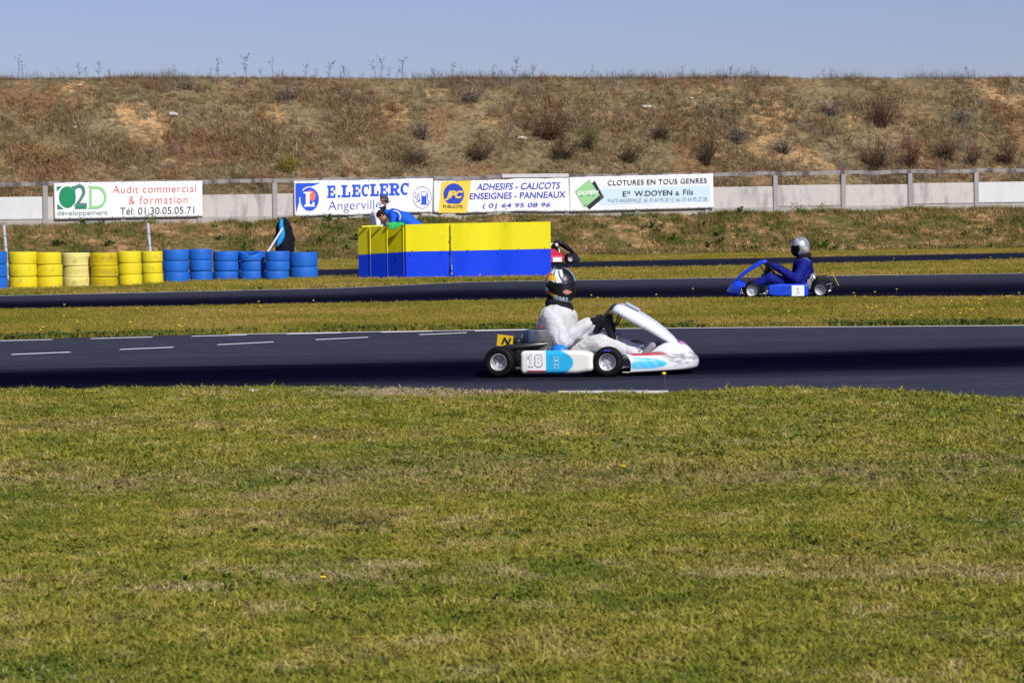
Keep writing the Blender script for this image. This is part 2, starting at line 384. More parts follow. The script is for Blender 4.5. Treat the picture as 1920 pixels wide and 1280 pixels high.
# ------------------------------------------------------------------ tracks
def asphalt(name, line, light=(0.057, 0.060, 0.088), dark=(0.0022, 0.0024, 0.010)):
    m, nt, b = newmat(name); uv = N(nt, 'ShaderNodeUVMap', uv_map='uv').outputs[0]
    pos = N(nt, 'ShaderNodeNewGeometry').outputs['Position']
    sp = N(nt, 'ShaderNodeSeparateXYZ'); L(nt, uv, sp.inputs[0])
    mp = N(nt, 'ShaderNodeMapping'); mp.inputs['Scale'].default_value = (0.12, 2.5, 1); L(nt, pos, mp.inputs[0])
    st = noise(nt, mp.outputs[0], 1.0, 5, 0.6)
    v = N(nt, 'ShaderNodeMath', operation='ADD'); L(nt, sp.outputs[1], v.inputs[0]); L(nt, mrange(nt, st, 0.3, 0.7, -0.05, 0.05), v.inputs[1])
    mp2 = N(nt, 'ShaderNodeMapping'); mp2.inputs['Scale'].default_value = (0.05, 7.0, 1); mp2.inputs['Rotation'].default_value = (0, 0, -.03); L(nt, pos, mp2.inputs[0])
    skid = noise(nt, mp2.outputs[0], 1.0, 4, 0.65)
    r = ramp(nt, v.outputs[0], line)
    g = noise(nt, pos, 60, 3, 0.8); g2 = noise(nt, pos, 1.3, 5, 0.65)
    lt = mixc(nt, g, tuple(x * 0.6 for x in light), tuple(x * 1.45 for x in light))
    g3 = noise(nt, pos, 9, 6, 0.8); lt = mixc(nt, mrange(nt, g3, 0.36, 0.52, 0.45, 0.0), lt, tuple(x * 0.45 for x in light)); lt = mixc(nt, mrange(nt, g3, 0.60, 0.70, 0.0, 0.35), lt, tuple(x * 1.9 for x in light))
    lt = mixc(nt, mrange(nt, g2, 0.35, 0.7, 0, 0.45), lt, tuple(x * 0.55 for x in light))
    lt = mixc(nt, mrange(nt, skid, 0.50, 0.62, 0.0, 0.45), lt, tuple(x * .35 for x in light))
    dk = mixc(nt, g, tuple(x * 0.6 for x in dark), tuple(x * 1.5 for x in dark))
    L(nt, mixc(nt, r, dk, lt), b.inputs['Base Color'])
    b.inputs['Roughness'].default_value = 1.0; b.inputs['Specular IOR Level'].default_value = 0.0
    bump(nt, b, noise(nt, pos, 90, 3, 0.8), 0.5, 0.004)
    return m
def strip(name, near, far, mat, z=0.006, n=14, kind='structure', line=None):
    xs = np.concatenate([np.arange(-85, -25, 4.0), np.arange(-25, 25, 0.25), np.arange(25, 86, 4.0)])
    V = []; UV = []
    for x in xs:
        a, b_ = float(near(x)), float(far(x))
        for j in range(n): t = j / (n - 1); V.append((x, a + (b_ - a) * t, z)); UV.append((x, t if line is None else line(x, a + (b_ - a) * t)))
    Fc = [(i * n + j, (i + 1) * n + j, (i + 1) * n + j + 1, i * n + j + 1) for i in range(len(xs) - 1) for j in range(n - 1)]
    o = mobj(name, V, Fc, mat); u = o.data.uv_layers.new(name='uv')
    vi = np.empty(len(o.data.loops), int); o.data.loops.foreach_get('vertex_index', vi)
    u.data.foreach_set('uv', np.array(UV)[vi].reshape(-1)); return setp(o, kind=kind)
k = lambda v: (v, v, v)
strip('track', T1n, T1f, asphalt('asphalt_near', [(0.0, k(1)), (0.12, k(.85)), (0.24, k(.12)), (0.34, k(.02)), (0.55, k(.0)), (0.66, k(.12)), (0.74, k(.72)), (1.0, k(1))]), line=lambda x, y: .5 + (y - (24.35 + .16 * x)) / (6.6 + .16 * x))
strip('track', T2n, T2f, asphalt('asphalt_middle', [(0.0, k(.25)), (0.25, k(.03)), (0.45, k(.15)), (0.66, k(.7)), (1.0, k(1))]))
strip('track', T3n, T3f, asphalt('asphalt_far', [(0.0, k(.6)), (0.3, k(.25)), (0.6, k(.15)), (1.0, k(.45))], (0.050, 0.056, 0.090), (.008, .010, .022)))
white_paint = M('white_road_paint', (0.80, 0.80, 0.82), 0.7, dirt=(0.25, 0.25, 0.26), dscale=9, dth=(0.62, 0.85))
def line_sheet(name, cx, cy, hw, z=0.011, mat=None, **kw):
    V = []
    for x, y in zip(cx, cy): V += [(x, y - hw, z), (x, y + hw, z)]
    Fc = [(2 * i, 2 * i + 2, 2 * i + 3, 2 * i + 1) for i in range(len(cx) - 1)]
    return setp(mobj(name, V, Fc, mat or white_paint), kind='structure')
xs = np.arange(W(430, 628).x, 40, 0.5); line_sheet('edge_line', xs, T1f(xs) - 0.22, 0.06)
xs = np.arange(-40, 40, 0.5); line_sheet('edge_line', xs, T2f(xs) - 0.12, 0.06)
def dash(a, b, hw=0.05):
    p, q = W(*a), W(*b); n = 8
    cx = [p.x + (q.x - p.x) * i / n for i in range(n + 1)]; cy = [p.y + (q.y - p.y) * i / n for i in range(n + 1)]
    line_sheet('lane_marking', cx, cy, hw * 1.55, 0.012)
for a, b in (((22, 666.3), (132, 662)), ((225, 657), (325, 652.8)), ((408, 648), (513, 642.8)), ((592, 638.5), (690, 634)), ((786, 629), (875, 625.5)), ((0, 640.5), (98, 638.3)), ((170, 636.5), (286, 633.5)), ((360, 632), (463, 629.5)), ((537, 628), (640, 625.5)), ((715, 624.5), (812, 622.5)), ((890, 622), (990, 620))):
    dash(a, b)
# white kerb on the near edge
kb = MB(); xs = np.arange(W(1045, 731).x, W(1245, 729).x, 0.06); x0_, x1_ = xs[0], xs[-1]
P = [[(x, float(T1n(x)) - 0.02 - dy * float(sstep(x0_ - .05, x0_ + .7, x)) * (1 - .6 * float(sstep(x1_ - .4, x1_, x))), zz) for dy, zz in ((0.02, 0.009), (0.0, 0.022), (-0.08, 0.026), (-0.15, 0.010))] for x in xs]
kb.grid(P); kb.build('kerb', M('kerb_concrete', (0.48, 0.48, 0.48), 0.85, var=.15, dirt=(0.20, 0.18, 0.12), dscale=5))['kind'] = 'structure'

# ------------------------------------------------------------------ grass (uncountable stuff, scattered instances)
def tuft(name, nb, hmin, hmax, wd, spread, mat, bend=0.5, seed=0, flat=0.0):
    rg = random.Random(seed); mb = MB()
    for i in range(nb):
        a = rg.uniform(0, 6.283); r = spread * math.sqrt(rg.random()); x0, y0 = r * math.cos(a), r * math.sin(a)
        h = rg.uniform(hmin, hmax); d = rg.uniform(0, 6.283); b = bend * rg.uniform(.3, 1.2) * h + flat * h
        dx, dy = math.cos(d), math.sin(d); w_ = wd * rg.uniform(.6, 1.2); fa = rg.uniform(0, 3.14); sx, sy = math.cos(fa) * w_, math.sin(fa) * w_
        p = [(x0, y0, -0.01), (x0 + dx * b * .3, y0 + dy * b * .3, h * .6), (x0 + dx * b, y0 + dy * b, h * (1 - .3 * flat))]
        v = [(p[0][0] - sx, p[0][1] - sy, p[0][2]), (p[0][0] + sx, p[0][1] + sy, p[0][2]), (p[1][0] + sx * .8, p[1][1] + sy * .8, p[1][2]), (p[1][0] - sx * .8, p[1][1] - sy * .8, p[1][2]), p[2]]
        mb.add(v, [(0, 1, 2, 3), (3, 2, 4)])
    return mobj(name, mb.v, mb.f, mat, link=False)
def leafmat(zone):
    m, nt, b = newmat('blades_' + zone)
    L(nt, zone_color(nt, zone), b.inputs['Base Color']); b.inputs['Roughness'].default_value = 0.75; b.inputs['Specular IOR Level'].default_value = 0.2
    return m
def scatter(name, pts, scl, protos, label, cat, tilt=0.15):
    col = bpy.data.collections.new(name + '_kinds')
    for p in protos: col.objects.link(p)
    n = len(pts); me = bpy.data.meshes.new(name); me.vertices.add(n); me.vertices.foreach_set('co', np.asarray(pts, np.float32).reshape(-1))
    a = me.attributes.new('scl', 'FLOAT_VECTOR', 'POINT'); s3 = np.asarray(scl, np.float32)
    if s3.ndim == 1: s3 = np.stack([s3, s3, s3 * RNG.uniform(.7, 1.3, n)], 1)
    a.data.foreach_set('vector', s3.astype(np.float32).reshape(-1))
    a = me.attributes.new('rot', 'FLOAT_VECTOR', 'POINT'); r = np.stack([RNG.normal(0, tilt, n), RNG.normal(0, tilt, n), RNG.uniform(0, 6.283, n)], 1)
    a.data.foreach_set('vector', r.astype(np.float32).reshape(-1))
    a = me.attributes.new('idx', 'INT', 'POINT'); a.data.foreach_set('value', RNG.integers(0, len(protos), n).astype(np.int32))
    me.update(); o = bpy.data.objects.new(name, me); C.objects.link(o)
    ng = bpy.data.node_groups.new(name, 'GeometryNodeTree')
    ng.interface.new_socket('Geometry', in_out='INPUT', socket_type='NodeSocketGeometry'); ng.interface.new_socket('Geometry', in_out='OUTPUT', socket_type='NodeSocketGeometry')
    gi = ng.nodes.new('NodeGroupInput'); go = ng.nodes.new('NodeGroupOutput'); ip = ng.nodes.new('GeometryNodeInstanceOnPoints')
    ci = ng.nodes.new('GeometryNodeCollectionInfo'); ci.inputs[0].default_value = col; ci.inputs['Separate Children'].default_value = True; ci.inputs['Reset Children'].default_value = True
    def na(nm, t):
        q = ng.nodes.new('GeometryNodeInputNamedAttribute'); q.data_type = t; q.inputs[0].default_value = nm; return q.outputs[0]
    ng.links.new(gi.outputs[0], ip.inputs['Points']); ng.links.new(ci.outputs[0], ip.inputs['Instance']); ip.inputs['Pick Instance'].default_value = True
    ng.links.new(na('idx', 'INT'), ip.inputs['Instance Index']); ng.links.new(na('scl', 'FLOAT_VECTOR'), ip.inputs['Scale'])
    ng.links.new(na('rot', 'FLOAT_VECTOR'), ip.inputs['Rotation']); ng.links.new(ip.outputs[0], go.inputs[0])
    md = o.modifiers.new('scatter', 'NODES'); md.node_group = ng
    return setp(o, label, cat, kind='stuff')
def area_points(n, y0, y1, margin=1.5, dens=None, xr=None):
    y = y0 + (y1 - y0) * RNG.random(n); hw = 0.192 * y + margin
    x = (RNG.random(n) * 2 - 1) * hw
    keep = RNG.random(n) < hw / (0.192 * y1 + margin)
    return x[keep], y[keep]
lm = leafmat('lawn')
# foreground lawn
pr = [tuft('blade_tuft', 13, .008, .028, .0024, .035, lm, 1.0, 10 + i) for i in range(4)] + [tuft('blade_tuft', 10, .010, .024, .0050, .03, lm, 1.4, 30 + i, flat=.6) for i in range(5)]
xa, ya = area_points(230000, 7.2, 13.5, 0.8); xb, yb = area_points(190000, 13.5, 22.8, 0.8)
x = np.concatenate([xa, xb]); y = np.concatenate([ya, yb]); ok = y < T1n(x) + 0.03; x, y = x[ok], y[ok]
dn = fbm(x * 1.7, y * 1.7); ok = RNG.random(len(x)) < np.clip(0.35 + 2.2 * (dn - 0.32), 0.12, 1); x, y, dn = x[ok], y[ok], dn[ok]
s = (0.55 + 0.9 * dn) * (1 + 0.25 * (y > 13.5)) * RNG.uniform(.6, 1.25, len(x))
edgeg = np.exp(-((T1n(x) - y) / 0.4) ** 2) * (x > 1.6) * (x < 3.4); s *= 1 + 0.3 * edgeg; kz = (x > W(985, 731).x) & (x < W(1262, 729).x) & (T1n(x) - y < .22) & (RNG.random(len(x)) < .9); x, y, s = x[~kz], y[~kz], s[~kz]
print('lawn', len(x)); scatter('lawn_grass', np.stack([x, y, 0 * x], 1), s, pr, 'short yellow green grass of the foreground lawn', 'grass')
# broad leaved weeds and longer clumps in the lawn
def rosette(name, n, r, mat, seed, up=0.35):
    rg = random.Random(seed); mb = MB()
    for i in range(n):
        a = i / n * 6.283 + rg.uniform(-.3, .3); l = r * rg.uniform(.6, 1.1); ww = l * .28; c_, s_ = math.cos(a), math.sin(a); h = l * up * rg.uniform(.4, 1.6)
        q = lambda t, wv, z: (c_ * t - s_ * wv, s_ * t + c_ * wv, z)
        v = [q(0, 0, 0), q(l * .45, -ww, h * .9), q(l * .5, 0, h * .8), q(l * .45, ww, h * .9), q(l, 0, h)]
        mb.add(v, [(0, 1, 2), (0, 2, 3), (1, 4, 2), (2, 4, 3)])
    return mobj(name, mb.v, mb.f, mat, link=False)
dkleaf = M('dark_weed_leaf', (0.050, 0.075, 0.010), 0.6, var=.35)
grleaf = M('fresh_weed_leaf', (0.085, 0.135, 0.018), 0.6, var=.35)
pr = [rosette('weed_rosette', 11, .026, M('lawn_weed_leaf', (0.085, 0.115, 0.012), .7, var=.4), 40 + i, .8) for i in range(3)] + [rosette('weed_rosette', 12, .022, M('lawn_fresh_leaf', (0.125, 0.165, 0.018), .7, var=.4), 50 + i, .8) for i in range(3)]
x, y = area_points(26000, 7.2, 23, 0.6); ok = (y < T1n(x)) & (RNG.random(len(x)) < np.clip(5 * (fbm(x * .9 + 60, y * .9) - 0.47), 0.04, 1)); x, y = x[ok], y[ok]
scatter('lawn_weeds', np.stack([x, y, 0 * x], 1), RNG.uniform(.4, 1.2, len(x)), pr, 'low broad leaved weeds growing through the foreground lawn', 'weeds')
strawm = M('dead_straw', (0.48, 0.40, 0.24), 0.85, var=.3)
pr = [tuft('straw_tuft', 7, .006, .026, .0022, .04, strawm, 1.3, 60 + i, flat=.8) for i in range(4)]
x, y = area_points(45000, 7.2, 23, 0.6); ok = (y < T1n(x)) & (RNG.random(len(x)) < np.clip(4 * (fbm(x * .8 + 10, y * .8 + 70) - 0.47), 0.03, 1)); x, y = x[ok], y[ok]
scatter('dead_straw', np.stack([x, y, 0 * x], 1), RNG.uniform(.5, 1.1, len(x)), pr, 'bleached dead straw lying in the foreground lawn', 'straw')
# strips between the tracks
sm = leafmat('strip')
pr = [tuft('strip_tuft', 12, .016, .045, .005, .07, sm, .4, 80 + i) for i in range(5)]
x, y = area_points(150000, 30.5, 42.5, 1.5); ok = (y > T1f(x) + 0.02) & (y < T2n(x) + 0.05); x1, y1 = x[ok], y[ok]
x, y = area_points(150000, 46, 92, 2.0); ok = (~on_track(x, y, 0.05)) & (y > T2f(x)) & (y - wallY(x) < -6.5); x2, y2 = x[ok], y[ok]
x = np.concatenate([x1, x2]); y = np.concatenate([y1, y2]); s = np.concatenate([RNG.uniform(.6, 1.15, len(x1)), RNG.uniform(.8, 1.6, len(x2))])
print('strip', len(x)); scatter('track_side_grass', np.stack([x, y, land(x, y)], 1), s, pr, 'golden green grass of the strips between the tracks', 'grass')
pr = [rosette('weed_rosette', 9, .05, dkleaf, 140 + i, .8) for i in range(2)] + [tuft('edge_tuft', 16, .02, .065, .006, .09, M('edge_green', (0.075, 0.105, 0.014), .7, var=.3), .6, 150 + i) for i in range(4)]
xs_ = RNG.uniform(-8, 9, 9000); ys_ = T1f(xs_) + np.abs(RNG.normal(0, .38, 9000)) + 0.03; ok = RNG.random(9000) < np.clip(3.5 * (fbm(xs_ * .7 + 3, ys_ * 0 + 5) - 0.3), .1, 1)
xs2 = RNG.uniform(-11, 13, 700); ys2 = T2f(xs2) + np.abs(RNG.normal(0, .3, 700)) + 0.03; ok2 = RNG.random(700) < np.clip(5 * (fbm(xs2 * .5 + 3, ys2 * 0 + 25) - 0.42), .02, 1)
x = np.concatenate([xs_[ok], xs2[ok2]]); y = np.concatenate([ys_[ok], ys2[ok2]])
scatter('kerbside_weeds', np.stack([x, y, 0 * x], 1), RNG.uniform(.4, 1.1, len(x)), pr, 'dark green weeds along the far edges of the tracks', 'weeds')
# bank below the fence and the hillside behind it
bm_ = leafmat('bank'); hm = leafmat('hill')
pr = [tuft('bank_tuft', 10, .05, .16, .010, .12, bm_, .7, 90 + i) for i in range(5)]
x, y = area_points(64000, 76, 98, 3); d = y - wallY(x); ok = (d > -7.6) & (d < -0.14) & (y > T3f(x) + .1); x, y = x[ok], y[ok]
dn = fbm(x * .8, y * .8); ok = RNG.random(len(x)) < np.clip(.25 + 2.5 * (dn - .35), .05, 1); x, y, dn = x[ok], y[ok], dn[ok]
print('bank', len(x)); scatter('bank_grass', np.stack([x, y, land(x, y)], 1), 0.5 + 1.0 * dn * RNG.uniform(.6, 1.2, len(x)), pr, 'patchy green and straw grass on the bank below the fence', 'grass')
pr = [tuft('bank_weed', 16, .06, .22, .016, .16, dkleaf, .9, 190 + i) for i in range(3)] + [rosette('bank_weed', 10, .2, grleaf, 195, .8)]
x, y = area_points(5200, 76, 98, 3); d = y - wallY(x); ok = (d > -7) & (d < -0.3) & (RNG.random(len(x)) < np.clip(6 * (fbm(x * .45 + 90, y * .45) - .5) + .7 * np.exp(-((d + .6) / .5) ** 2) * (.2 + (x > 8)), .01, 1)); x, y = x[ok], y[ok]
scatter('bank_weeds', np.stack([x, y, land(x, y)], 1), RNG.uniform(.4, 1.1, len(x)), pr, 'dark green weed clumps on the bank below the fence', 'weeds')
pr = [tuft('hill_tuft', 12, .10, .36, .010, .16, hm, .7, 100 + i) for i in range(4)] + [tuft('hill_tuft', 13, .06, .20, .014, .2, hm, 1.5, 120 + i, flat=.5) for i in range(6)]
x, y = area_points(230000, 86, 121, 3); d = y - wallY(x); ok = (d > 0.2) & (d < 15); x, y, d = x[ok], y[ok], d[ok]
gx = np.maximum(np.exp(-((x - 8.8) / 4) ** 2 - ((y - 101) / 2.6) ** 2), np.exp(-((x + 13.2) / 1.8) ** 2 - ((y - 96.5) / 1.5) ** 2)); dn = fbm(x * .5 + 8, y * .5); ok = RNG.random(len(x)) < (1 - .75 * gx * (fbm(x * .9, y * .9 + 50) > .45)) * np.clip(.42 + 2.2 * (dn - .40), .26, 1); x, y, dn = x[ok], y[ok], dn[ok]
print('hill', len(x)); scatter('hill_grass', np.stack([x, y, land(x, y)], 1), (0.34 + 0.75 * dn) * RNG.uniform(.5, 1.25, len(x)) * (1 - .35 * sstep(9, 10.5, y - wallY(x))), pr, 'dry tan and olive grass covering the hillside', 'grass')
pr = [tuft('dead_clump', 26, .15, .5, .009, .22, M('grey_dead_stems', (0.19, 0.15, 0.115), .9, var=.3), .35, 200 + i) for i in range(3)] + [tuft('dead_clump', 26, .15, .5, .012, .22, M('rust_dead_stems', (0.17, 0.085, 0.05), .9, var=.3), .35, 210 + i) for i in range(2)]
x, y = area_points(7000, 86, 121, 3); d = y - wallY(x); ok = (d > 0.3) & (d < 11) & (RNG.random(len(x)) < np.clip(5 * (fbm(x * .35 + 33, y * .35 + 5) - .52), .01, 1)); x, y = x[ok], y[ok]
scatter('hill_dead_stems', np.stack([x, y, land(x, y)], 1), RNG.uniform(.4, 1.15, len(x)), pr, 'grey and rusty dead plant stems in patches on the hillside', 'weeds')
# fine dead fringe standing along the crest
frm = M('crest_fringe', (0.12, 0.10, 0.075), .9, var=.35)
pr = [tuft('crest_stems', 7, .08, .42, .0045, .22, frm, .30, 500 + i) for i in range(5)]
x = RNG.uniform(-26, 28, 5200); y = wallY(x) + RNG.uniform(10.2, 12.2, 5200); ok = RNG.random(5200) < np.clip(5 * (fbm(x * .45 + 3, 0 * x + 7) - .36), .08, 1); x, y = x[ok], y[ok]
scatter('crest_fringe', np.stack([x, y, land(x, y)], 1), RNG.uniform(.35, 1.2, len(x)) ** 1.4, pr, 'thin dead stems and grass heads fringing the crest of the hill', 'weeds', .2)

# ------------------------------------------------------------------ concrete fence
conc = None
def concmat(name, col, streak=(0.25, 0.23, 0.24), th=(0.50, 0.72)):
    m, nt, b = newmat(name); pos = N(nt, 'ShaderNodeNewGeometry').outputs['Position']
    mp = N(nt, 'ShaderNodeMapping'); mp.inputs['Scale'].default_value = (2.6, 2.6, 0.7); L(nt, pos, mp.inputs[0])
    s = mrange(nt, noise(nt, mp.outputs[0], 1.0, 5, 0.6), th[0], th[1]); g = noise(nt, pos, 3, 6, 0.7); g2 = noise(nt, pos, 40, 3)
    c = mixc(nt, g, tuple(x * .78 for x in col), tuple(x * 1.12 for x in col)); c = mixc(nt, s, c, streak)
    c = mixc(nt, mrange(nt, g2, .3, .7, 0, .18), c, (0.2, 0.19, 0.17))
    L(nt, c, b.inputs['Base Color']); b.inputs['Roughness'].default_value = .9; bump(nt, b, g2, .4, .004); return m
panel_m = concmat('pale_concrete_panel', (0.53, 0.50, 0.465)); post_m = concmat('grey_concrete_post', (0.33, 0.32, 0.32)); plinth_m = concmat('concrete_plinth', (0.37, 0.36, 0.33))
white_panel = concmat('whitewashed_panel', (0.62, 0.64, 0.66), (0.4, 0.38, 0.38), (.66, .85))
rail_m = concmat('weathered_rail', (0.27, 0.25, 0.25), (0.07, 0.06, 0.06), (.46, .62))
dirv = Vector((WRx - WLx, WRy - WLy, 0)); WLEN = dirv.length; dirv /= WLEN; SP = WLEN / 13; wang = math.atan2(dirv.y, dirv.x)
nrm = Vector((dirv.y, -dirv.x, 0))                     # towards the camera
def wp(s, off=0.0, z=0.0): p = Vector((WLx, WLy, 0)) + dirv * s + nrm * off; return Vector((p.x, p.y, z))
def wb_(s): return float(wallbase(wp(s).x))
f0 = wp(WLEN / 2, 0, wb_(WLEN / 2))
fence = thing('concrete_fence', f0, 'long pale concrete panel fence with posts and a grey top rail below the hill', 'fence')
rg = random.Random(5)
for i in range(-3, 18):
    s = i * SP; b = wb_(s); mb = MB(); tilt = rg.uniform(-.008, .008)
    mb.box(wp(s, 0, b + 0.50), (.17, .17, 1.70), 0, wang + tilt, .012); mb.build('post', post_m, fence, off=f0)
    # panel between this post and the next (its lower board is the plinth)
    sm_ = s + SP / 2; bb = wb_(sm_); t = rg.uniform(-.02, .02)
    MB().box(wp(sm_, 0.0, bb + 0.575 + t), (SP - .174, .055, .74), 0, wang, .006).build('panel', white_panel if i >= 13 or i == -1 else panel_m, fence, off=f0)
    MB().box(wp(sm_, 0.012, bb - 0.1), (SP - .174, .06, .60), 0, wang, .006).build('plinth', plinth_m, fence, off=f0)
    mb = MB(); P = []
    ns = 9
    for j in range(ns):
        ss = s + SP * (j + (0.004 if j == 0 else 0) - (0.004 if j == ns - 1 else 0)) / (ns - 1); zt = wb_(ss) + 1.455 + .012 * math.sin(ss * 2.1) + .008 * math.sin(ss * 5.3 + 1) - (.018 * math.sin(math.pi * j / (ns - 1)))
        th = .13 + .012 * math.sin(ss * 3.7)
        P.append([wp(ss, .07, zt), wp(ss, .095, zt - .012), wp(ss, .095, zt - th), wp(ss, -.07, zt - th), wp(ss, -.08, zt - .01), wp(ss, .07, zt)])
    mb.grid(P); a0 = len(mb.v); mb.f.append([0, 1, 2, 3, 4]); mb.m.append(0); mb.f.append([(ns - 1) * 6 + q for q in (4, 3, 2, 1, 0)]); mb.m.append(0)
    mb.build('rail', rail_m, fence, off=f0)

# ------------------------------------------------------------------ advertising banners on the fence
def fl(name, c, r=.6): return M('ink_' + name, c, r, var=.03)
WHT = M('white_vinyl', (0.80, 0.80, 0.82), .55, var=.03, bmp=.05, bscale=2.2, dirt=(0.55, 0.53, 0.52), dscale=2.5, dth=(.62, .85))
def textmesh(body, bold=0.0, shear=0.0, spacing=1.0):
    cu = bpy.data.curves.new('t', 'FONT'); cu.body = body; cu.size = 1; cu.offset = bold; cu.shear = shear; cu.space_character = spacing; cu.resolution_u = 4
    o = bpy.data.objects.new('t', cu); C.objects.link(o)
    dg = bpy.context.evaluated_depsgraph_get(); me = bpy.data.meshes.new_from_object(o.evaluated_get(dg))
    v = np.array([tuple(q.co) for q in me.vertices]); f = [list(p.vertices) for p in me.polygons]
    bpy.data.objects.remove(o); bpy.data.curves.remove(cu); bpy.data.meshes.remove(me)
    lo, hi = v.min(0), v.max(0); v = (v - lo) / np.maximum(hi - lo, 1e-6); return v[:, :2], f
class Banner:
    """sheet on the fence; writing is given in the units of an enlarged measuring frame (ox, oy, k)"""
    def __init__(s, label, quad, ox, oy, k, front=0.13, wrinkle=0.0, seed=0, rigid=False, frame=None):
        s.ox, s.oy, s.k, s.front, s.wr, s.seed = ox, oy, k, front, wrinkle, seed
        c = s.pt(sum(q[0] for q in quad) / 4, max(q[1] for q in quad)); s.off = c
        s.root = thing('advertising_banner' if not rigid else 'advertising_board', c, label, 'banner' if not rigid else 'sign', 'advertising banners and boards on the concrete fence')
        tl, tr, br, bl = [np.array(q, float) for q in quad]; nu, nv = 60, 16; P = []
        for i in range(nu + 1):
            u = i / nu; row = []
            for j in range(nv + 1):
                v = j / nv; p = (tl * (1 - u) + tr * u) * (1 - v) + (bl * (1 - u) + br * u) * v
                sag = 9 * wrinkle * 100 * (math.sin(u * 9 + seed) * .5 + math.sin(u * 21 + seed * 2) * .35 + math.sin(u * 41 + seed) * .2) * ((1 - v) ** 3 * .8 + v ** 4 * 1.0)
                row.append(s.pt(p[0], p[1] + sag))
            P.append(row)
        mb = MB(); mb.grid(P); o = mb.build('sheet', WHT, s.root, True, c); solid(o, 0.004 if not rigid else .02, 1 if not rigid else 1)
        # eyelets
        for u in np.linspace(.03, .97, 14):
            for v in (.03, .97):
                mb = MB()
                p = (tl * (1 - u) + tr * u) * (1 - v) + (bl * (1 - u) + br * u) * v; q = s.pt(p[0], p[1], .004)
                mb.lathe([(0.001, .006), (.016, .005), (.022, 0)], (0, 0, 0), 'y', 8); n8 = 8 * 3
                for t in range(len(mb.v) - n8, len(mb.v)): x_, y_, z_ = mb.v[t]; mb.v[t] = (q.x + x_, q.y - y_, q.z + z_)
                mb.build('eyelet', M('eyelet_metal', (.25, .25, .27), .5, .6), s.root, off=c)
    def disp(s, x, z): return s.wr * (math.sin(x * 2.3 + s.seed) + .6 * math.sin(x * 5.1 + z * 3 + s.seed) + .4 * math.sin(z * 6 - x * 3.3))
    def pt(s, x, y, extra=0.0):
        p = wallpt(s.ox + x / s.k, s.oy + y / s.k, s.front); d = s.disp(p.x, p.z) + extra
        return p + nrm * d
    def put(s, name, v, f, mat, e=.012): return mobj(name, [tuple(s.pt(a, b, e)) for a, b in v], f, mat, s.root, off=s.off)
    def text(s, body, x0, y0, x1, y1, mat, dy=0.0, bold=0.0, shear=0.0, spacing=1.0, e=.014, name='lettering'):
        v, f = textmesh(body, bold, shear, spacing)
        return s.put(name, [(x0 + (x1 - x0) * a, y1 - (y1 - y0) * b + dy * a) for a, b in v], f, mat, e)
    def shapes(s, name, polys, mat, e=.010, merge=False):
        if not merge and len(polys) > 1:
            for p in polys: s.shapes(name, [p], mat, e, True)
            return
        v = []; f = []
        for i, p in enumerate(polys): f.append(list(range(len(v), len(v) + len(p)))); v += p
        # fine strips would follow the folds; flat polygons stay clear of them
        return s.put(name, v, f, mat, e)
def disc(cx, cy, rx, ry, n=40, a0=0, a1=360): return [(cx + rx * math.cos(R(a0 + (a1 - a0) * i / n)), cy + ry * math.sin(R(a0 + (a1 - a0) * i / n))) for i in range(n if a1 - a0 == 360 else n + 1)]
def ringp(cx, cy, rx, ry, w_, n=40, a0=0, a1=360):
    out = []
    for i in range(n):
        t0, t1 = R(a0 + (a1 - a0) * i / n), R(a0 + (a1 - a0) * (i + 1) / n)
        out.append([(cx + rx * math.cos(t0), cy + ry * math.sin(t0)), (cx + rx * math.cos(t1), cy + ry * math.sin(t1)), (cx + (rx - w_) * math.cos(t1), cy + (ry - w_) * math.sin(t1)), (cx + (rx - w_) * math.cos(t0), cy + (ry - w_) * math.sin(t0))])
    return out
def rc(a, b, c, d): return [(a, b), (c, b), (c, d), (a, d)]
dgreen = fl('dark_green', (0.004, 0.22, 0.10)); lgreen = fl('light_green', (0.25, 0.55, 0.26)); red = fl('red', (0.62, 0.10, 0.075)); blk = fl('black', (0.012, 0.012, 0.02)); teal = fl('teal', (.06, .20, .16))
blue = fl('blue', (0.010, 0.075, 0.62)); orange = fl('orange', (0.80, 0.16, 0.10)); yel = fl('yellow', (0.72, 0.53, 0.06)); navy = fl('navy', (0.02, 0.05, 0.42)); pgreen = fl('pale_green', (0.27, 0.52, 0.25)); pblue = fl('pale_blue', (0.50, 0.64, 0.76)); wink = fl('white', (.8, .8, .82))
# 1: green logo and red writing
B = Banner('white board with a green letter logo and red writing, leftmost on the fence', [(125, 140), (1795, 115), (1800, 515), (135, 548)], 80, 320, 6, .14, .0015, 1)
B.shapes('emblem', [[(155, 178), (222, 178), (160, 232)], [(162, 372), (240, 434), (165, 436)], [(318, 174), (372, 172), (368, 232), (350, 212)], [(352, 432), (380, 395), (470, 402), (496, 372), (493, 432)]], dgreen)
B.shapes('emblem', [disc(278, 298, 96, 122)], dgreen, .012)
B.shapes('emblem', [rc(300, 225, 366, 370)], dgreen, .014)
B.text('2', 352, 152, 497, 404, teal, 0, .01, e=.018, name='emblem'); B.shapes('emblem', [rc(505, 172, 545, 180), rc(505, 424, 545, 432)], lgreen, .016)
B.text('D', 522, 172, 720, 430, lgreen, 0, -.0, name='emblem')
B.text('développement', 165, 450, 732, 522, teal, -8)
B.text('Audit commercial', 790, 170, 1725, 254, red, -12, -.004, spacing=1.1); B.text('& formation', 968, 287, 1630, 378, red, -10, -.004, spacing=1.15); B.text('Tél: 01.30.05.05.71', 870, 416, 1705, 496, blk, -12, .0)
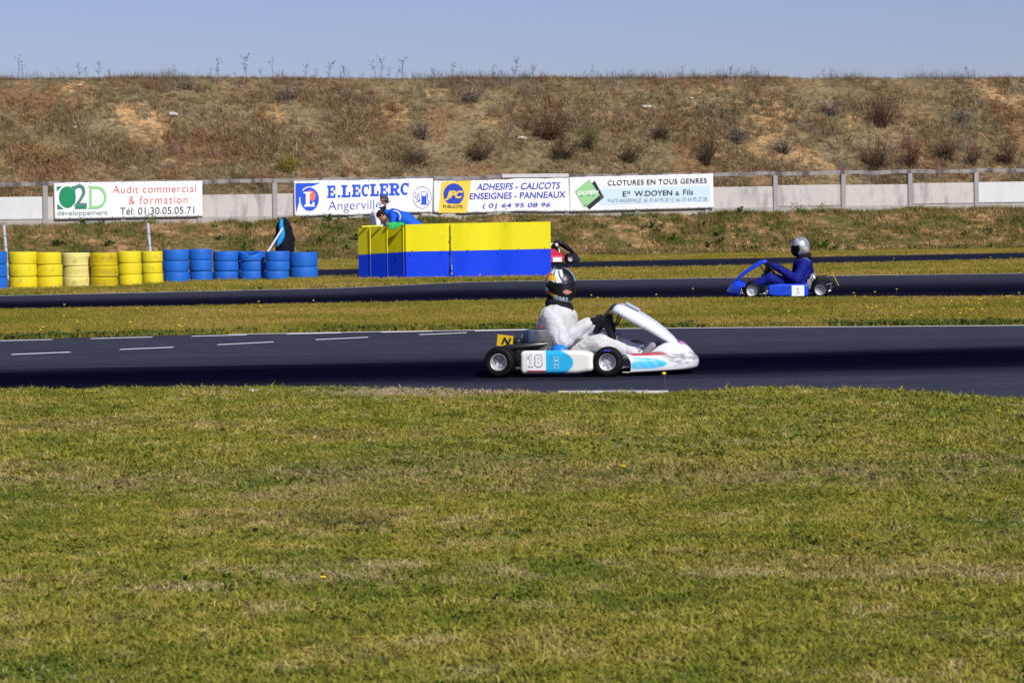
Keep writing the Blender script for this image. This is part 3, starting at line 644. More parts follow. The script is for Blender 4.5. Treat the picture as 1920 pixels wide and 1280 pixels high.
# 2: blue slab lettering
B = Banner('wrinkled white banner with bold blue lettering, a round blue emblem and a fuel pump sign', [(65, 112), (1535, 85), (1528, 442), (70, 487)], 540, 320, 5.647, .14, .006, 3)
B.shapes('emblem', [[(80, 132), (345, 130), (230, 175), (80, 330)], [(80, 330), (140, 235), (120, 330), (88, 450)]], blue)
B.shapes('emblem', [disc(226, 300, 108, 132)], wink, .014); B.shapes('emblem', [disc(228, 302, 98, 124)], blue, .017)
B.shapes('emblem', [disc(235, 270, 56, 60)], orange, .020)
B.shapes('emblem', [rc(188, 226, 228, 380), rc(165, 226, 188, 242), rc(228, 226, 245, 242), rc(172, 362, 188, 382), rc(228, 358, 280, 380), rc(258, 335, 280, 358)], wink, .023, True)
def slab(ch):
    if ch == 'E': return [rc(.14, .17, .44, .83), rc(0, 0, 1, .17), rc(0, .83, 1, 1), rc(.44, .42, .74, .58), rc(.80, .17, 1, .36), rc(.80, .64, 1, .83), rc(.66, .33, .74, .42), rc(.66, .58, .74, .67)]
    if ch == 'L': return [rc(.16, .17, .48, .83), rc(0, .0, .66, .17), rc(0, .83, 1, 1), rc(.80, .56, 1, .83)]
    if ch == '.': return [rc(.0, .80, 1, 1)]
    if ch == 'C':
        q = []
        for i in range(18):
            a, b_ = R(50 + 260 * i / 18), R(50 + 260 * (i + 1) / 18)
            q.append([(.52 + .52 * math.cos(a), .5 + .5 * math.sin(a)), (.52 + .52 * math.cos(b_), .5 + .5 * math.sin(b_)), (.54 + .24 * math.cos(b_), .5 + .33 * math.sin(b_)), (.54 + .24 * math.cos(a), .5 + .33 * math.sin(a))])
        return q + [rc(.80, .0, .96, .36)]
    if ch == 'R':
        q = [rc(.14, .17, .42, .83), rc(0, 0, .60, .17), rc(0, .83, .54, 1), [(.45, .56), (.68, .56), (.92, .83), (.62, .83)], rc(.62, .83, 1, 1), rc(.42, .42, .60, .56)]
        for i in range(8):
            a, b_ = R(-90 + 180 * i / 8), R(-90 + 180 * (i + 1) / 8)
            q.append([(.60 + .36 * math.cos(a), .28 + .28 * math.sin(a)), (.60 + .36 * math.cos(b_), .28 + .28 * math.sin(b_)), (.60 + .10 * math.cos(b_), .28 + .12 * math.sin(b_)), (.60 + .10 * math.cos(a), .28 + .12 * math.sin(a))])
        return q
spans = [('E', 413, 502), ('.', 527, 552), ('L', 565, 660), ('E', 675, 768), ('C', 778, 862), ('L', 870, 960), ('E', 968, 1060), ('R', 1070, 1182), ('C', 1190, 1282)]
for ch, a, b_ in spans:
    ya = 158 - 34 * (a - 413) / 870; hh = 130
    B.shapes('letter', [[(a + (b_ - a) * u, ya + hh * v) for u, v in q] for q in slab(ch)], blue, .014, True)
B.text('Angerville', 425, 322, 985, 452, navy, -18, -.012)
B.shapes('emblem', ringp(1420, 285, 99, 117, 5), navy, merge=True); B.shapes('emblem', [rc(1412, 268, 1466, 352), rc(1400, 352, 1488, 360), rc(1412, 222, 1466, 228), rc(1412, 228, 1417, 268), rc(1461, 228, 1466, 268), [(1470, 232), (1480, 240), (1482, 300), (1476, 300)], [(1476, 300), (1482, 300), (1496, 340), (1490, 345)]], blue)
B.text('24', 1340, 232, 1386, 275, navy, 0, -.01); B.shapes('lettering', [rc(1340, 280, 1398, 284)], navy); B.text('24', 1355, 292, 1400, 334, navy, 0, .02)
# 3: yellow square, blue writing
B = Banner('sagging white banner with a yellow square, a blue half disc and blue italic writing', [(692, 82), (1704, 52), (1711, 305), (692, 318)], 640, 320, 4, .135, .006, 5)
B.shapes('emblem', [[(750, 84), (975, 74), (938, 316), (728, 317)]], yel)
B.shapes('emblem', [disc(842, 178, 77, 82, 36, -238.6, 58.6)], navy, .018)
B.text('JPC', 777, 150, 912, 224, yel, 0, .045, .3, .92, e=.026, name='lettering'); B.text('PUBLICITE', 763, 257, 907, 281, blk, 2, .02, e=.02)
B.text('ADHESIFS - CALICOTS', 1012, 97, 1643, 148, navy, -12, .016, .22); B.text('ENSEIGNES - PANNEAUX', 960, 168, 1683, 217, navy, -14, .016, .1); B.text('( 01 64 95 08 96', 1060, 246, 1568, 290, navy, -8, .014, .1)
# 4: green diamond
B = Banner('rigid white board with a green diamond over a black one, rightmost on the fence', [(917, 78), (1841, 54), (1845, 274), (918, 298)], 800, 310, 3.4286, .15, .0, 0, True)
B.shapes('emblem', [[(1048, 128), (1080, 98), (1140, 207), (1046, 284), (1012, 250)]], blk); B.shapes('emblem', [[(950, 166), (1044, 88), (1113, 192), (1013, 275)]], pgreen, .014)
B.text('DOYEN', 970, 166, 1104, 190, wink, -6, .025, .3, e=.02); B.shapes('emblem', [rc(988, 196, 999, 201), rc(1035, 194, 1046, 199), rc(1064, 193, 1075, 198), rc(1014, 254, 1026, 260)], blk, .02)
B.shapes('emblem', [[(1118, 150), (1822, 128), (1822, 234), (1108, 256)], [(1125, 136), (1822, 114), (1822, 117), (1127, 139)], [(1100, 268), (1822, 246), (1822, 249), (1098, 271)]], pblue)
B.text('CLOTURES EN TOUS GENRES', 1163, 97, 1800, 130, blk, -16, .012, 0, 1.1, e=.02)
B.text('E', 1260, 167, 1282, 202, blk, 0, .02, e=.02); B.text('ts', 1286, 164, 1308, 184, blk, 0, .01, e=.02); B.text('W.DOYEN', 1335, 165, 1578, 200, blk, -6, .02, e=.02); B.text('&', 1598, 168, 1625, 194, blk, 0, .01, e=.02); B.text('Fils', 1648, 156, 1712, 192, blk, -2, .01, e=.02)
B.text('91670 ANGERVILLE  tél. 01 64 95 20 13  fax. 01 64 95 27 28', 1165, 216, 1800, 240, M('ink_grey', (.09,.10,.14), .6), -12, -.012, 0, e=.02)
# pale plank fixed above the third banner
p0, p1 = wallpt(941, 328, .16), wallpt(1066, 326, .16); c = (p0 + p1) / 2; 
pl = MB(); pl.box((c.x, c.y, c.z - .045), ((p1 - p0).length, .03, .13), 0, wang, .006)
setp(pl.build('plank', M('pale_plank', (.50, .50, .52), .7, var=.15)), 'pale grey plank along the top rail above the banner with the yellow square', 'plank')
# broken concrete lumps at the foot of the fence
def lump(name, c, r, mat, seed, label, cat, group):
    rg_ = random.Random(seed)
    import bmesh
    bm = bmesh.new(); bmesh.ops.create_icosphere(bm, subdivisions=2, radius=1)
    for v in bm.verts:
        n_ = 1 + rg_.uniform(-.12, .12); q = max(abs(v.co.x), abs(v.co.y), abs(v.co.z)); v.co = v.co * (n_ * (.15 + .85 / q)); v.co = Vector((v.co.x * r[0], v.co.y * r[1], v.co.z * r[2]))
    me = bpy.data.meshes.new(name); bm.to_mesh(me); bm.free(); me.materials.append(mat); o = bpy.data.objects.new(name, me); C.objects.link(o); o.location = c; o.rotation_euler = (rg_.uniform(-.2, .2), rg_.uniform(-.2, .2), wang)
    return setp(o, label, cat, group)
rubm = concmat('rubble_concrete', (.40, .38, .34))
for i, (px, py, w_, lb) in enumerate(((668, 408, .20, 'pale rubble lump below the blue lettered banner, left of the man in the cap'), (690, 409, .16, 'small rubble lump just left of the white shirted man'), (808, 405, .28, 'broad concrete lump right of the leaning man in blue'), (838, 404, .22, 'flat concrete lump under the yellow square'), (935, 402, .34, 'long concrete lump under the middle of the third banner'))):
    p = wallpt(px, py, .25); lump('concrete_lump', (p.x, p.y + .06, p.z - .02), (w_ * 1.25, .08, .075), rubm, i, lb, 'rubble', 'broken concrete lumps at the foot of the fence')

# ------------------------------------------------------------------ tyres
def tyre_mesh(name, Rr, H, ribs, mat):
    prof = [(Rr * .60, H * .18), (Rr * .60, H * .04), (Rr * .72, .004), (Rr * .93, 0.0), (Rr * .985, H * .045), (Rr, H * .13)]
    if ribs:
        n = 7
        for i in range(n):
            a = H * (.22 + .56 * i / n); b_ = H * (.22 + .56 * (i + .72) / n); c_ = H * (.22 + .56 * (i + .86) / n)
            prof += [(Rr * 1.0, a + .001), (Rr * 1.0, b_), (Rr * .972, c_ - .001)]
    else: prof += [(Rr * 1.005, H * .38), (Rr * 1.008, H * .5), (Rr * 1.005, H * .62)]
    prof += [(Rr, H * .87), (Rr * .985, H * .955), (Rr * .93, H - .0), (Rr * .72, H - .004), (Rr * .60, H * .96), (Rr * .60, H * .82), (Rr * .70, H * .6), (Rr * .93, H * .5), (Rr * .70, H * .4), (Rr * .60, H * .18)]
    mb = MB(); mb.lathe(prof, (0, 0, 0), 'z', 48); me = bpy.data.meshes.new(name); me.from_pydata(mb.v, [], mb.f); me.materials.append(mat); me.polygons.foreach_set('use_smooth', np.ones(len(me.polygons), dtype=bool))
    try: me.set_sharp_from_angle(angle=R(40))
    except Exception: pass
    return me
def tmat(n, c, d=(.2, .17, .08)): return M(n, c, .55, var=.10, scale=3, bmp=.002, bscale=25, dirt=d, dscale=6, dth=(.56, .85))
ty_y = tmat('yellow_tyre_paint', (0.68, 0.56, 0.012)); ty_p = tmat('pale_yellow_tyre_paint', (0.70, 0.64, 0.22)); ty_g = tmat('golden_tyre_paint', (0.58, 0.45, 0.008)); ty_b = tmat('blue_tyre_paint', (0.010, 0.12, 0.52), (.02, .07, .25))
# left px, right px, base y, top y, count, material, ribs, description
ST = [(-44, 10, 544, 472, 3, ty_b, 0, 'blue tyre at the left edge of the photo'),
      (12, 66, 542, 472, 3, ty_y, 0, 'first yellow stack, beside the left edge blue one'), (66, 113, 541, 473, 3, ty_y, 0, 'second yellow stack from the left'),
      (112, 166, 539, 474, 3, ty_p, 1, 'pale lemon ribbed stack'), (167, 218, 538.5, 474, 3, ty_g, 1, 'deep yellow ribbed stack right of the pale one'),
      (218, 263, 536.5, 471, 3, ty_y, 0, 'smooth yellow stack right of the ribbed ones'), (263, 303, 533, 471, 3, ty_y, 0, 'last yellow stack, touching the blue ones'),
      (303, 352, 530, 468, 3, ty_b, 0, 'first blue stack, touching the yellow ones'), (352, 396, 528, 467, 3, ty_b, 0, 'second blue stack right of the yellow ones'),
      (397, 447, 526.5, 471, 3, ty_b, 0, 'third blue stack right of the yellow ones'), (447, 495, 526, 471, 3, ty_b, 0, 'fourth blue stack, with the dented top tyre'),
      (495, 541, 526, 471, 3, ty_b, 0, 'fifth blue stack, in front of the black coat'), (541, 594, 523, 473, 2, ty_b, 0, 'two tyre stack at the right end of the row')]
lev = {3: ['bottom', 'middle', 'top'], 2: ['bottom', 'top']}
for a, b_, yb_, yt, n, mt, ribs, lb in ST:
    p = W((a + b_) / 2, yb_); sc = F / p.y; Rr = (b_ - a) / 2 / sc; H = (yb_ - yt) / sc / n; cy = p.y + Rr
    hs = [1.0] * n
    if 'pale' in lb: hs = [.92, .94, 1.14]
    if 'two tyre' in lb: hs = [.92, 1.08]
    zz = 0.0
    for i in range(n):
        h = H * hs[i]; dent = 'dented' in lb and i == n - 1
        me = tyre_mesh('tyre', Rr * 1.0, h - .004, ribs, mt)
        if dent:
            for v in me.vertices:
                ang = math.atan2(v.co.y, v.co.x); wgt = math.exp(-((ang + math.pi / 2 + .0) / .75) ** 2) * sstep(h * .3, h, v.co.z)
                v.co.z -= .085 * float(wgt)
        o = bpy.data.objects.new('tyre', me); C.objects.link(o); o.location = (p.x + rg.uniform(-.012, .012), cy + rg.uniform(-.015, .015), zz); o.rotation_euler = (0, 0, 0 if dent else rg.uniform(0, 6)); zz += h
        col = 'pale yellow' if mt is ty_p else 'deep yellow' if mt is ty_g else 'yellow' if mt is ty_y else 'blue'
        setp(o, f'{lev[n][i]} tyre, painted {col}, of the {lb}' if 'at the left edge of' not in lb else f'{lev[3][i]} painted blue tyre cut by the left edge of the photo', 'tyre', 'painted tyres stacked beside the middle track')

# ------------------------------------------------------------------ marker posts behind the tyres
wp_m = M('grey_white_plastic', (.46, .48, .54), .6, var=.1)
for px, pt_, lb in ((9, 421, 'slim grey white banded post rising behind the leftmost tyres'), (279, 418, 'slim grey white banded post rising behind the last yellow tyres')):
    D = 62; top = Wd(px - 2, pt_, D); b0 = Wd(px + 4, 485, D); t = thing('marker_post', (b0.x + .03, D, 0), lb, 'post', 'banded posts behind the tyre row')
    base = Vector((b0.x + .03, D, 0)); n = 5; pr_ = top - base
    m1 = MB(); m2 = MB()
    for i in range(n):
        q0 = base + pr_ * (i / n + .006); q1 = base + pr_ * ((i + 1) / n - .006); m1.tube([q0, q1], .036, 10)
        if i: m2.tube([base + pr_ * (i / n - .008), base + pr_ * (i / n + .008)], .028, 10)
    m1.build('shaft', wp_m, t, off=base); m2.build('band', M('dark_band', (.05, .05, .06), .7), t, off=base)
# ------------------------------------------------------------------ coat over a stick behind the blue tyres
D = 60.0; sc = F / D; cb = Vector((Wd(533, 472, D).x, D, 0)); zt = Wd(533, 408, D).z
t = thing('draped_coat', cb, 'black coat with a bright blue lining strip, draped upright behind the blue tyres', 'coat')
def coatf(X, Y, Z):
    d = cone(X, Y, Z, (0, 0, zt - .10), (0.0, 0, zt - .12), .095, .10)
    d = smin(d, cone(X, Y, Z, (0.0, 0, zt - .27), (0.03, 0, .1), .185, .235), .12)
    d = smin(d, cone(X, Y, Z, (-.10, 0, zt - .30), (-.15, .0, zt - .50), .06, .06), .06)
    d = smin(d, cone(X, Y, Z, (.12, 0, zt - .28), (.19, 0, zt - .55), .06, .05), .06)
    return d + wr(X, Y, Z * .5, 26, .018, 1)
v, f = surfnet(coatf, (-.34, -.34, -.06), (.36, .34, zt + .06), .02); blackcloth = M('black_cloth', (.008, .009, .014), .9, var=.3, bmp=.01, bscale=20)
mobj('coat_body', v, f, blackcloth, t, True)
mb = MB(); P = []
for i, (x_, z_, w_) in enumerate(((-.03, zt - .03, .03), (-.05, zt - .15, .05), (-.03, zt - .30, .065), (-.05, zt - .42, .09), (-.09, zt - .55, .07), (-.13, zt - .66, .015))):
    P.append([(x_ + cb.x + u * w_, cb.y - .19 - .05 * math.sqrt(max(0, i / 5)) - .02 * math.cos(u * 2), z_) for u in (-1, -.3, .4, 1)])
mb.grid(P); solid(mb.build('lining_strip', M('bright_blue_cloth', (.02, .28, .68), .7, var=.1), t, True, cb), .01)
a, b_ = Wd(530, 432, 59.6), Wd(497, 482, 59.4); mb = MB(); mb.tube([a + Vector((0, 0, .05)), b_ + (b_ - a) * .85], .022, 8)
setp(mb.build('pole', M('white_pole', (.62, .64, .70), .5)), 'white pole leaning against the black coat', 'pole')

# ------------------------------------------------------------------ yellow and blue marshal barrier
ypl = M('yellow_plastic', (0.70, 0.64, 0.003), .5, var=.03, dirt=(.42, .36, .03), dscale=4, dth=(.60, .80)); bpl = M('blue_plastic', (0.006, 0.050, 0.72), .32, var=.05, coat=.15, dirt=(.03, .07, .42), dscale=4, dth=(.56, .78))
bx0 = W(850, 518); bt = thing('barrier', bx0, 'tall yellow over blue plastic barrier screening the two marshals', 'barrier')
def xat(px, D): return (rot(px, 470)[0]) * D / F
zt0, zs0 = 1.06, .53
Dm = 58.6
def ztop(px): return np.interp(px, [672, 725, 760, 845, 1033], [Wd(672, 428, Dm).z, Wd(725, 425, Dm).z, Wd(760, 421, Dm).z, Wd(845, 418.5, Dm).z, Wd(1033, 415.5, Dm).z])
def zseam(px): return np.interp(px, [672, 760, 845, 1033], [Wd(672, 478, Dm).z, Wd(760, 472, Dm).z, Wd(845, 470.5, Dm).z, Wd(1033, 466.5, Dm).z])
# plan of the screen: (pixel column, depth)
segs = [[(672, Dm + .14), (693, Dm - .12)], [(692.4, Dm + .26), (725, Dm - .14)], [(724.4, Dm + .26), (755.5, Dm - .14)],
        [(755, Dm + .10), (762, Dm + .02), (800, Dm), (838, Dm + .0), (844.5, Dm + .05)],
        [(845.5, Dm - .03), (872, Dm - .055), (935, Dm - .0), (962, Dm - .03), (1033, Dm - .00)]]
for sg in segs:
    q = []
    for i in range(len(sg) - 1):
        for j in range(14):
            u = j / 14; us = u * u * (3 - 2 * u) if len(sg) > 2 else u; q.append((sg[i][0] * (1 - u) + sg[i + 1][0] * u, sg[i][1] * (1 - us) + sg[i + 1][1] * us))
    q.append(sg[-1])
    for nm, z0f, z1f, mt in (('yellow_panel', lambda p: zseam(p) + .004, ztop, ypl), ('blue_panel', lambda p: 0.0, lambda p: zseam(p) - .002, bpl)):
        mb = MB(); P = []
        for p_, D_ in q:
            z0, z1 = float(z0f(p_)), float(z1f(p_)); P.append([(xat(p_, D_), D_, z0 + (z1 - z0) * k_ / 5) for k_ in range(6)])
        mb.grid(P); solid(mb.build(nm, mt, bt, False, bx0), .02, -1)
# folded edges between the left leaves and small black clips along the seam
for px in (693, 725, 755.3):
    mb = MB(); z1 = float(ztop(px)); mb.box((xat(px, Dm - .16) + .012, Dm - .16, z1 / 2 + zseam(px) / 2), (.022, .03, z1 - zseam(px) - .002), 0, .5, .004); mb.build('yellow_edge', ypl, bt, off=bx0)
    mb = MB(); z1 = float(zseam(px)); mb.box((xat(px, Dm - .16) + .012, Dm - .16, z1 / 2), (.018, .03, z1 - .004), 0, .5, .004); mb.build('blue_edge', M('pale_blue_edge', (.03, .08, .62), .4), bt, off=bx0)
for px in (697, 749, 773, 829, 877, 937, 972, 1021):
    D_ = Dm - .14 if px < 760 else Dm - .09; z_ = float(zseam(px)); mb = MB(); mb.box((xat(px, D_), D_, z_ + .01), (.012, .02, .05), 0, 0, .003); mb.build('clip', M('black_clip', (.01, .01, .01), .5), bt, off=bx0)
mb = MB(); p = Vector((xat(846.5, Dm - .08), Dm - .07, 0))
for z_ in (.10, .20, .26, .62, .88): mb.box((p.x, p.y, z_), (.02, .015, .05), 0, 0, .003)
mb.build('hinge', M('dull_hinge', (.45, .40, .12), .5), bt, off=bx0)
mb = MB(); q0 = [(xat(680, Dm), Dm - .08), (xat(716, Dm), Dm - .05)]; z_ = float(ztop(690)) + .022
mb.tube([(q0[0][0], q0[0][1], z_), (q0[1][0], q0[1][1], z_ + .012)], .022, 8); mb.build('top_rim', ypl, bt, off=bx0)
# green flag hanging over the top edge
D_ = Dm - .22; mb = MB(); P = []; g0 = Vector((xat(743, D_), D_, float(ztop(743))))
for i in range(15):
    u = i / 14; px = 727 + 33 * u; top = 420.5 - 2.5 * math.sin(u * 3) ; low = [421.5, 423.5, 426.5, 430, 431.5, 431, 429.5, 428.5, 427.5, 426, 424.5, 423, 422, 421, 420.5][i]
    P.append([(xat(px, D_), D_ - .03 * math.sin(v * 3 + u * 9) - .05 * v, Wd(px, top * (1 - v) + low * v, D_).z + .02 * (1 - v)) for v in (0, .25, .5, .75, 1)])
mb.grid(P); o = mb.build('flag', M('green_cloth', (.03, .42, .10), .7, var=.25, scale=12), None, True); solid(o, .008); setp(o, 'bright green flag hanging over the top edge of the barrier', 'flag')

# ------------------------------------------------------------------ people
skin = M('skin', (0.50, 0.235, 0.155), .55, var=.12, scale=20)
hairm = M('dark_hair', (.022, .014, .010), .7, var=.5, scale=50, bmp=.006, bscale=120)
def spoly(X, Y, Z, pts, rr, k=.03):
    d = None
    for i in range(len(pts) - 1):
        c = cone(X, Y, Z, pts[i], pts[i + 1], rr[i], rr[i + 1]); d = c if d is None else smin(d, c, k)
    return d
def bodymesh(name, prims, lo, hi, h, mat, parent, fold=.008, fs=34, seed=0, cr=.006):
    def fn(X, Y, Z):
        d = None
        for p in prims:
            if p[0] == 'c': q = cone(X, Y, Z, *p[1:5])
            elif p[0] == 'e': q = ell(X, Y, Z, p[1], p[2])
            kk = p[-1]; d = q if d is None else smin(d, q, kk)
        return d + wr(X, Y, Z, fs * .7, fold * .7, seed) + crease(X, Y, Z, fs, cr, seed)
    v, f = surfnet(fn, lo, hi, h); return mobj(name, v, f, mat, parent, True)

def head_mesh(parent, c, Rm, sz=1.0, name='head'):
    """face with brow, nose, mouth, chin and ears; Rm turns local x (forward) to world"""
    Ri = np.array(Rm.inverted()); c = np.array(c)
    def fn(X, Y, Z):
        x = (Ri[0, 0] * (X - c[0]) + Ri[0, 1] * (Y - c[1]) + Ri[0, 2] * (Z - c[2])) / sz; y = (Ri[1, 0] * (X - c[0]) + Ri[1, 1] * (Y - c[1]) + Ri[1, 2] * (Z - c[2])) / sz; z = (Ri[2, 0] * (X - c[0]) + Ri[2, 1] * (Y - c[1]) + Ri[2, 2] * (Z - c[2])) / sz
        d = ell(x, y, z, (-.005, 0, .03), (.098, .077, .092)); d = smin(d, ell(x, y, z, (.028, 0, -.045), (.060, .055, .068)), .04)
        d = smin(d, cone(x, y, z, (.094, 0, .022), (.112, 0, -.014), .008, .014), .012)       # nose
        d = smin(d, cone(x, -np.abs(y), z, (.084, -.012, .032), (.078, -.042, .032), .010, .010), .012)   # brow
        d = smin(d, cone(x, y, z, (.082, -.02, -.052), (.082, .02, -.052), .008, .008), .008)    # lips
        d = smin(d, ell(x, y, z, (.070, 0, -.092), (.020, .024, .018)), .02)
        d = np.maximum(d, -ell(x, np.abs(y), z, (.094, .030, .014), (.012, .014, .009)))
        d = smin(d, ell(x, np.abs(y), z, (-.005, .080, .0), (.018, .010, .032)), .006)
        return d * sz
    e = .17 * sz
    v, f = surfnet(fn, c - e, c + e, .0075); return mobj(name, v, f, skin, parent, True)

# marshal bending over the barrier: body runs from the head (left) to the hips (right)
Dp = 59.35; sc = F / Dp
def LX(px, ox): return (rot(px, 410)[0] - rot(ox, 410)[0]) / sc
def LZ(px, py): return Wd(px, py, Dp).z
o2 = Vector((xat(762, Dp), Dp, 0)); pm = thing('person', o2, 'man in a bright blue jacket bent over the barrier, looking down, dark hair', 'person')
hd = (LX(717, 762), 0, LZ(717, 404)); hp = (LX(792, 762), 0, .98); shz = LZ(738, 404)
jb = M('blue_jacket', (.012, .10, .58), .65, var=.12, scale=9, bmp=.008, bscale=14)
sh = (LX(739, 762), shz)
bodymesh('body', [('c', (hp[0], 0, hp[2] + .03), (LX(760, 762), 0, LZ(760, 412)), .165, .16, .05), ('c', (LX(760, 762), 0, LZ(760, 412)), (sh[0], 0, sh[1] + .01), .165, .150, .08),
    ('c', (sh[0], -.16, sh[1]), (sh[0], .16, sh[1]), .085, .085, .08), ('c', (sh[0] - .05, 0, sh[1] + .03), (LX(726, 762), 0, LZ(726, 398)), .075, .066, .05),
    ('c', (sh[0] - .0, -.19, sh[1] - .02), (sh[0] - .03, -.26, sh[1] - .30), .078, .06, .05), ('c', (sh[0] - .03, -.26, sh[1] - .30), (sh[0] - .18, -.30, sh[1] - .34), .056, .045, .03),
    ('c', (sh[0] - .0, .19, sh[1] - .02), (sh[0] - .10, .26, sh[1] - .28), .075, .06, .05), ('c', (sh[0] - .10, .26, sh[1] - .28), (sh[0] - .30, .22, sh[1] - .40), .056, .045, .03)],
    (hd[0] - .1, -.4, .80), (hp[0] + .25, .4, sh[1] + .22), .0125, jb, pm, .005, 22, 2)
trous = M('dark_trousers', (.015, .018, .03), .8, var=.2)
bodymesh('trousers', [('c', (hp[0], -.08, .95), (hp[0] + .02, -.10, .50), .12, .085, .05), ('c', (hp[0] + .02, -.10, .50), (hp[0] + .04, -.10, .06), .08, .06, .04), ('c', (hp[0] + .04, -.10, .05), (hp[0] - .12, -.10, .04), .055, .045, .03),
    ('c', (hp[0], .08, .95), (hp[0] + .04, .12, .50), .12, .085, .05), ('c', (hp[0] + .04, .12, .50), (hp[0] + .08, .12, .06), .08, .06, .04), ('c', (hp[0] + .08, .12, .05), (hp[0] - .08, .12, .04), .055, .045, .03)],
    (hp[0] - .3, -.35, -.02), (hp[0] + .3, .35, 1.12), .016, trous, pm, .006, 26, 4)
Rh = Matrix.Rotation(R(180), 3, 'Z') @ Matrix.Rotation(R(52), 3, 'Y')
head_mesh(pm, (hd[0], 0, hd[2]), Rh)
Rhi = np.array(Rh.inverted())
def hairf(c, Ri, lim):
    def fn(X, Y, Z):
        x = Ri[0, 0] * (X - c[0]) + Ri[0, 1] * (Y - c[1]) + Ri[0, 2] * (Z - c[2]); y = Ri[1, 0] * (X - c[0]) + Ri[1, 1] * (Y - c[1]) + Ri[1, 2] * (Z - c[2]); z = Ri[2, 0] * (X - c[0]) + Ri[2, 1] * (Y - c[1]) + Ri[2, 2] * (Z - c[2])
        d = ell(x, y, z, (-.010, 0, .034), (.106, .087, .100)) + .004 * np.sin(x * 90 + 3 * np.sin(y * 70)) * np.sin(z * 80)
        return np.maximum(np.maximum(d, (x - lim) * .8 + (.03 - z) * .55), -.040 - z + .0 * x)
    return fn
c_ = np.array((hd[0], 0, hd[2])); v, f = surfnet(hairf(c_, Rhi, .055), c_ - .16, c_ + .16, .0075); mobj('hair', v, f, hairm, pm, True)
# white shoulder band, hands
mb = MB(); P = []
for i in range(13):
    a = R(-20 + 150 * i / 12); rr_ = .105
    P.append([(sh[0] + .035 + .125 * math.sin(a) + d_ * math.sin(a), -.235 - .03 * math.sin(a) + .0 * d_, sh[1] - .03 + .13 * math.cos(a) + d_ * math.cos(a)) for d_ in (-.012, .012)])
mb.grid(P); solid(mobj('shoulder_band', [tuple(q) for q in mb.v], mb.f, M('white_band', (.75, .76, .8), .6), pm, True), .02, 0)
def hand(parent, wrist, d, nrm_, mat, side=1, curl=.6, s=1.0, h=.006, name='hand'):
    d = Vector(d).normalized(); n_ = Vector(nrm_); n_ = (n_ - d * n_.dot(d)).normalized(); sdv = d.cross(n_) * side; w0 = Vector(wrist)
    segs_ = [(w0 - d * .03 * s, w0 + d * .03 * s, .026 * s, .027 * s)]
    for k_, (off, ln, rr_) in enumerate(((-.030, .068, .0095), (-.010, .078, .010), (.010, .073, .0095), (.029, .056, .0085))):
        b0 = w0 + d * .075 * s + sdv * off * s; a1 = curl * .5; a2 = curl * 1.5
        b1 = b0 + (d * math.cos(a1) + n_ * math.sin(a1)) * ln * .5 * s; b2 = b1 + (d * math.cos(a2) + n_ * math.sin(a2)) * ln * .5 * s
        segs_ += [(w0 + d * .02 * s + sdv * off * .7 * s, b0, .017 * s, .0125 * s), (b0, b1, rr_ * 1.1 * s, rr_ * s), (b1, b2, rr_ * s, rr_ * .8 * s)]
    t0 = w0 + d * .02 * s - sdv * .028 * s; t1 = t0 + (d * .6 - sdv * .7 + n_ * .3).normalized() * .04 * s; t2 = t1 + (d * .9 - sdv * .1 + n_ * .5).normalized() * .032 * s
    segs_ += [(t0, t1, .014 * s, .011 * s), (t1, t2, .011 * s, .009 * s)]
    def fn(X, Y, Z):
        q = None
        for a_, b__, ra, rb in segs_:
            e_ = cone(X, Y, Z, a_, b__, ra, rb); q = e_ if q is None else smin(q, e_, .006 * s)
        return q
    pts = np.array([tuple(p) for s_ in segs_ for p in s_[:2]]); v, f = surfnet(fn, pts.min(0) - .04, pts.max(0) + .04, h); return mobj(name, v, f, mat, parent, True)
hand(pm, (sh[0] - .20, -.30, sh[1] - .345), (-.6, 0, -.8), (0, -1, 0), skin, 1, .5, name='hand')
hand(pm, (sh[0] - .33, .22, sh[1] - .41), (-.6, 0, -.8), (0, 1, 0), skin, -1, .5, name='hand')

# marshal standing, cap and dark glasses
o1 = Vector((xat(712, Dp + .25), Dp + .25, 0)); pp = thing('person', o1, 'man in a white shirt, grey cap and dark glasses standing behind the bent man', 'person')
hx = LX(721, 712); hz = LZ(721, 376) ; wsh = M('white_shirt', (.78, .79, .82), .8, var=.05, bmp=.006, bscale=12)
bodymesh('body', [('c', (-.01, 0, 1.02), (-.03, 0, 1.40), .17, .165, .05), ('c', (-.03, -.14, 1.42), (-.03, .14, 1.42), .085, .085, .1), ('c', (-.0, 0, 1.45), (hx - .03, 0, hz - .12), .07, .052, .05),
    ('c', (-.03, -.21, 1.38), (-.01, -.25, 1.12), .068, .055, .04), ('c', (-.01, -.25, 1.12), (.20, -.20, 1.02), .052, .042, .03), ('c', (-.03, .21, 1.38), (-.01, .25, 1.12), .068, .055, .04), ('c', (-.01, .25, 1.12), (.20, .20, 1.02), .052, .042, .03)],
    (-.3, -.38, .80), (.35, .38, 1.68), .0125, wsh, pp, .007, 26, 5)
bodymesh('trousers', [('c', (0, -.08, .98), (0.02, -.10, .52), .13, .085, .05), ('c', (.02, -.10, .52), (0, -.10, .06), .08, .06, .04), ('c', (0, -.1, .05), (.14, -.1, .04), .055, .045, .03), ('c', (0, .08, .98), (.02, .10, .52), .13, .085, .05), ('c', (.02, .10, .52), (0, .10, .06), .08, .06, .04), ('c', (0, .1, .05), (.14, .1, .04), .055, .045, .03)], (-.3, -.35, -.02), (.3, .35, 1.1), .016, trous, pp, .005, 26, 4)
Rp = Matrix.Rotation(R(-12), 3, 'Z') @ Matrix.Rotation(R(20), 3, 'Y'); head_mesh(pp, (hx, 0, hz), Rp)
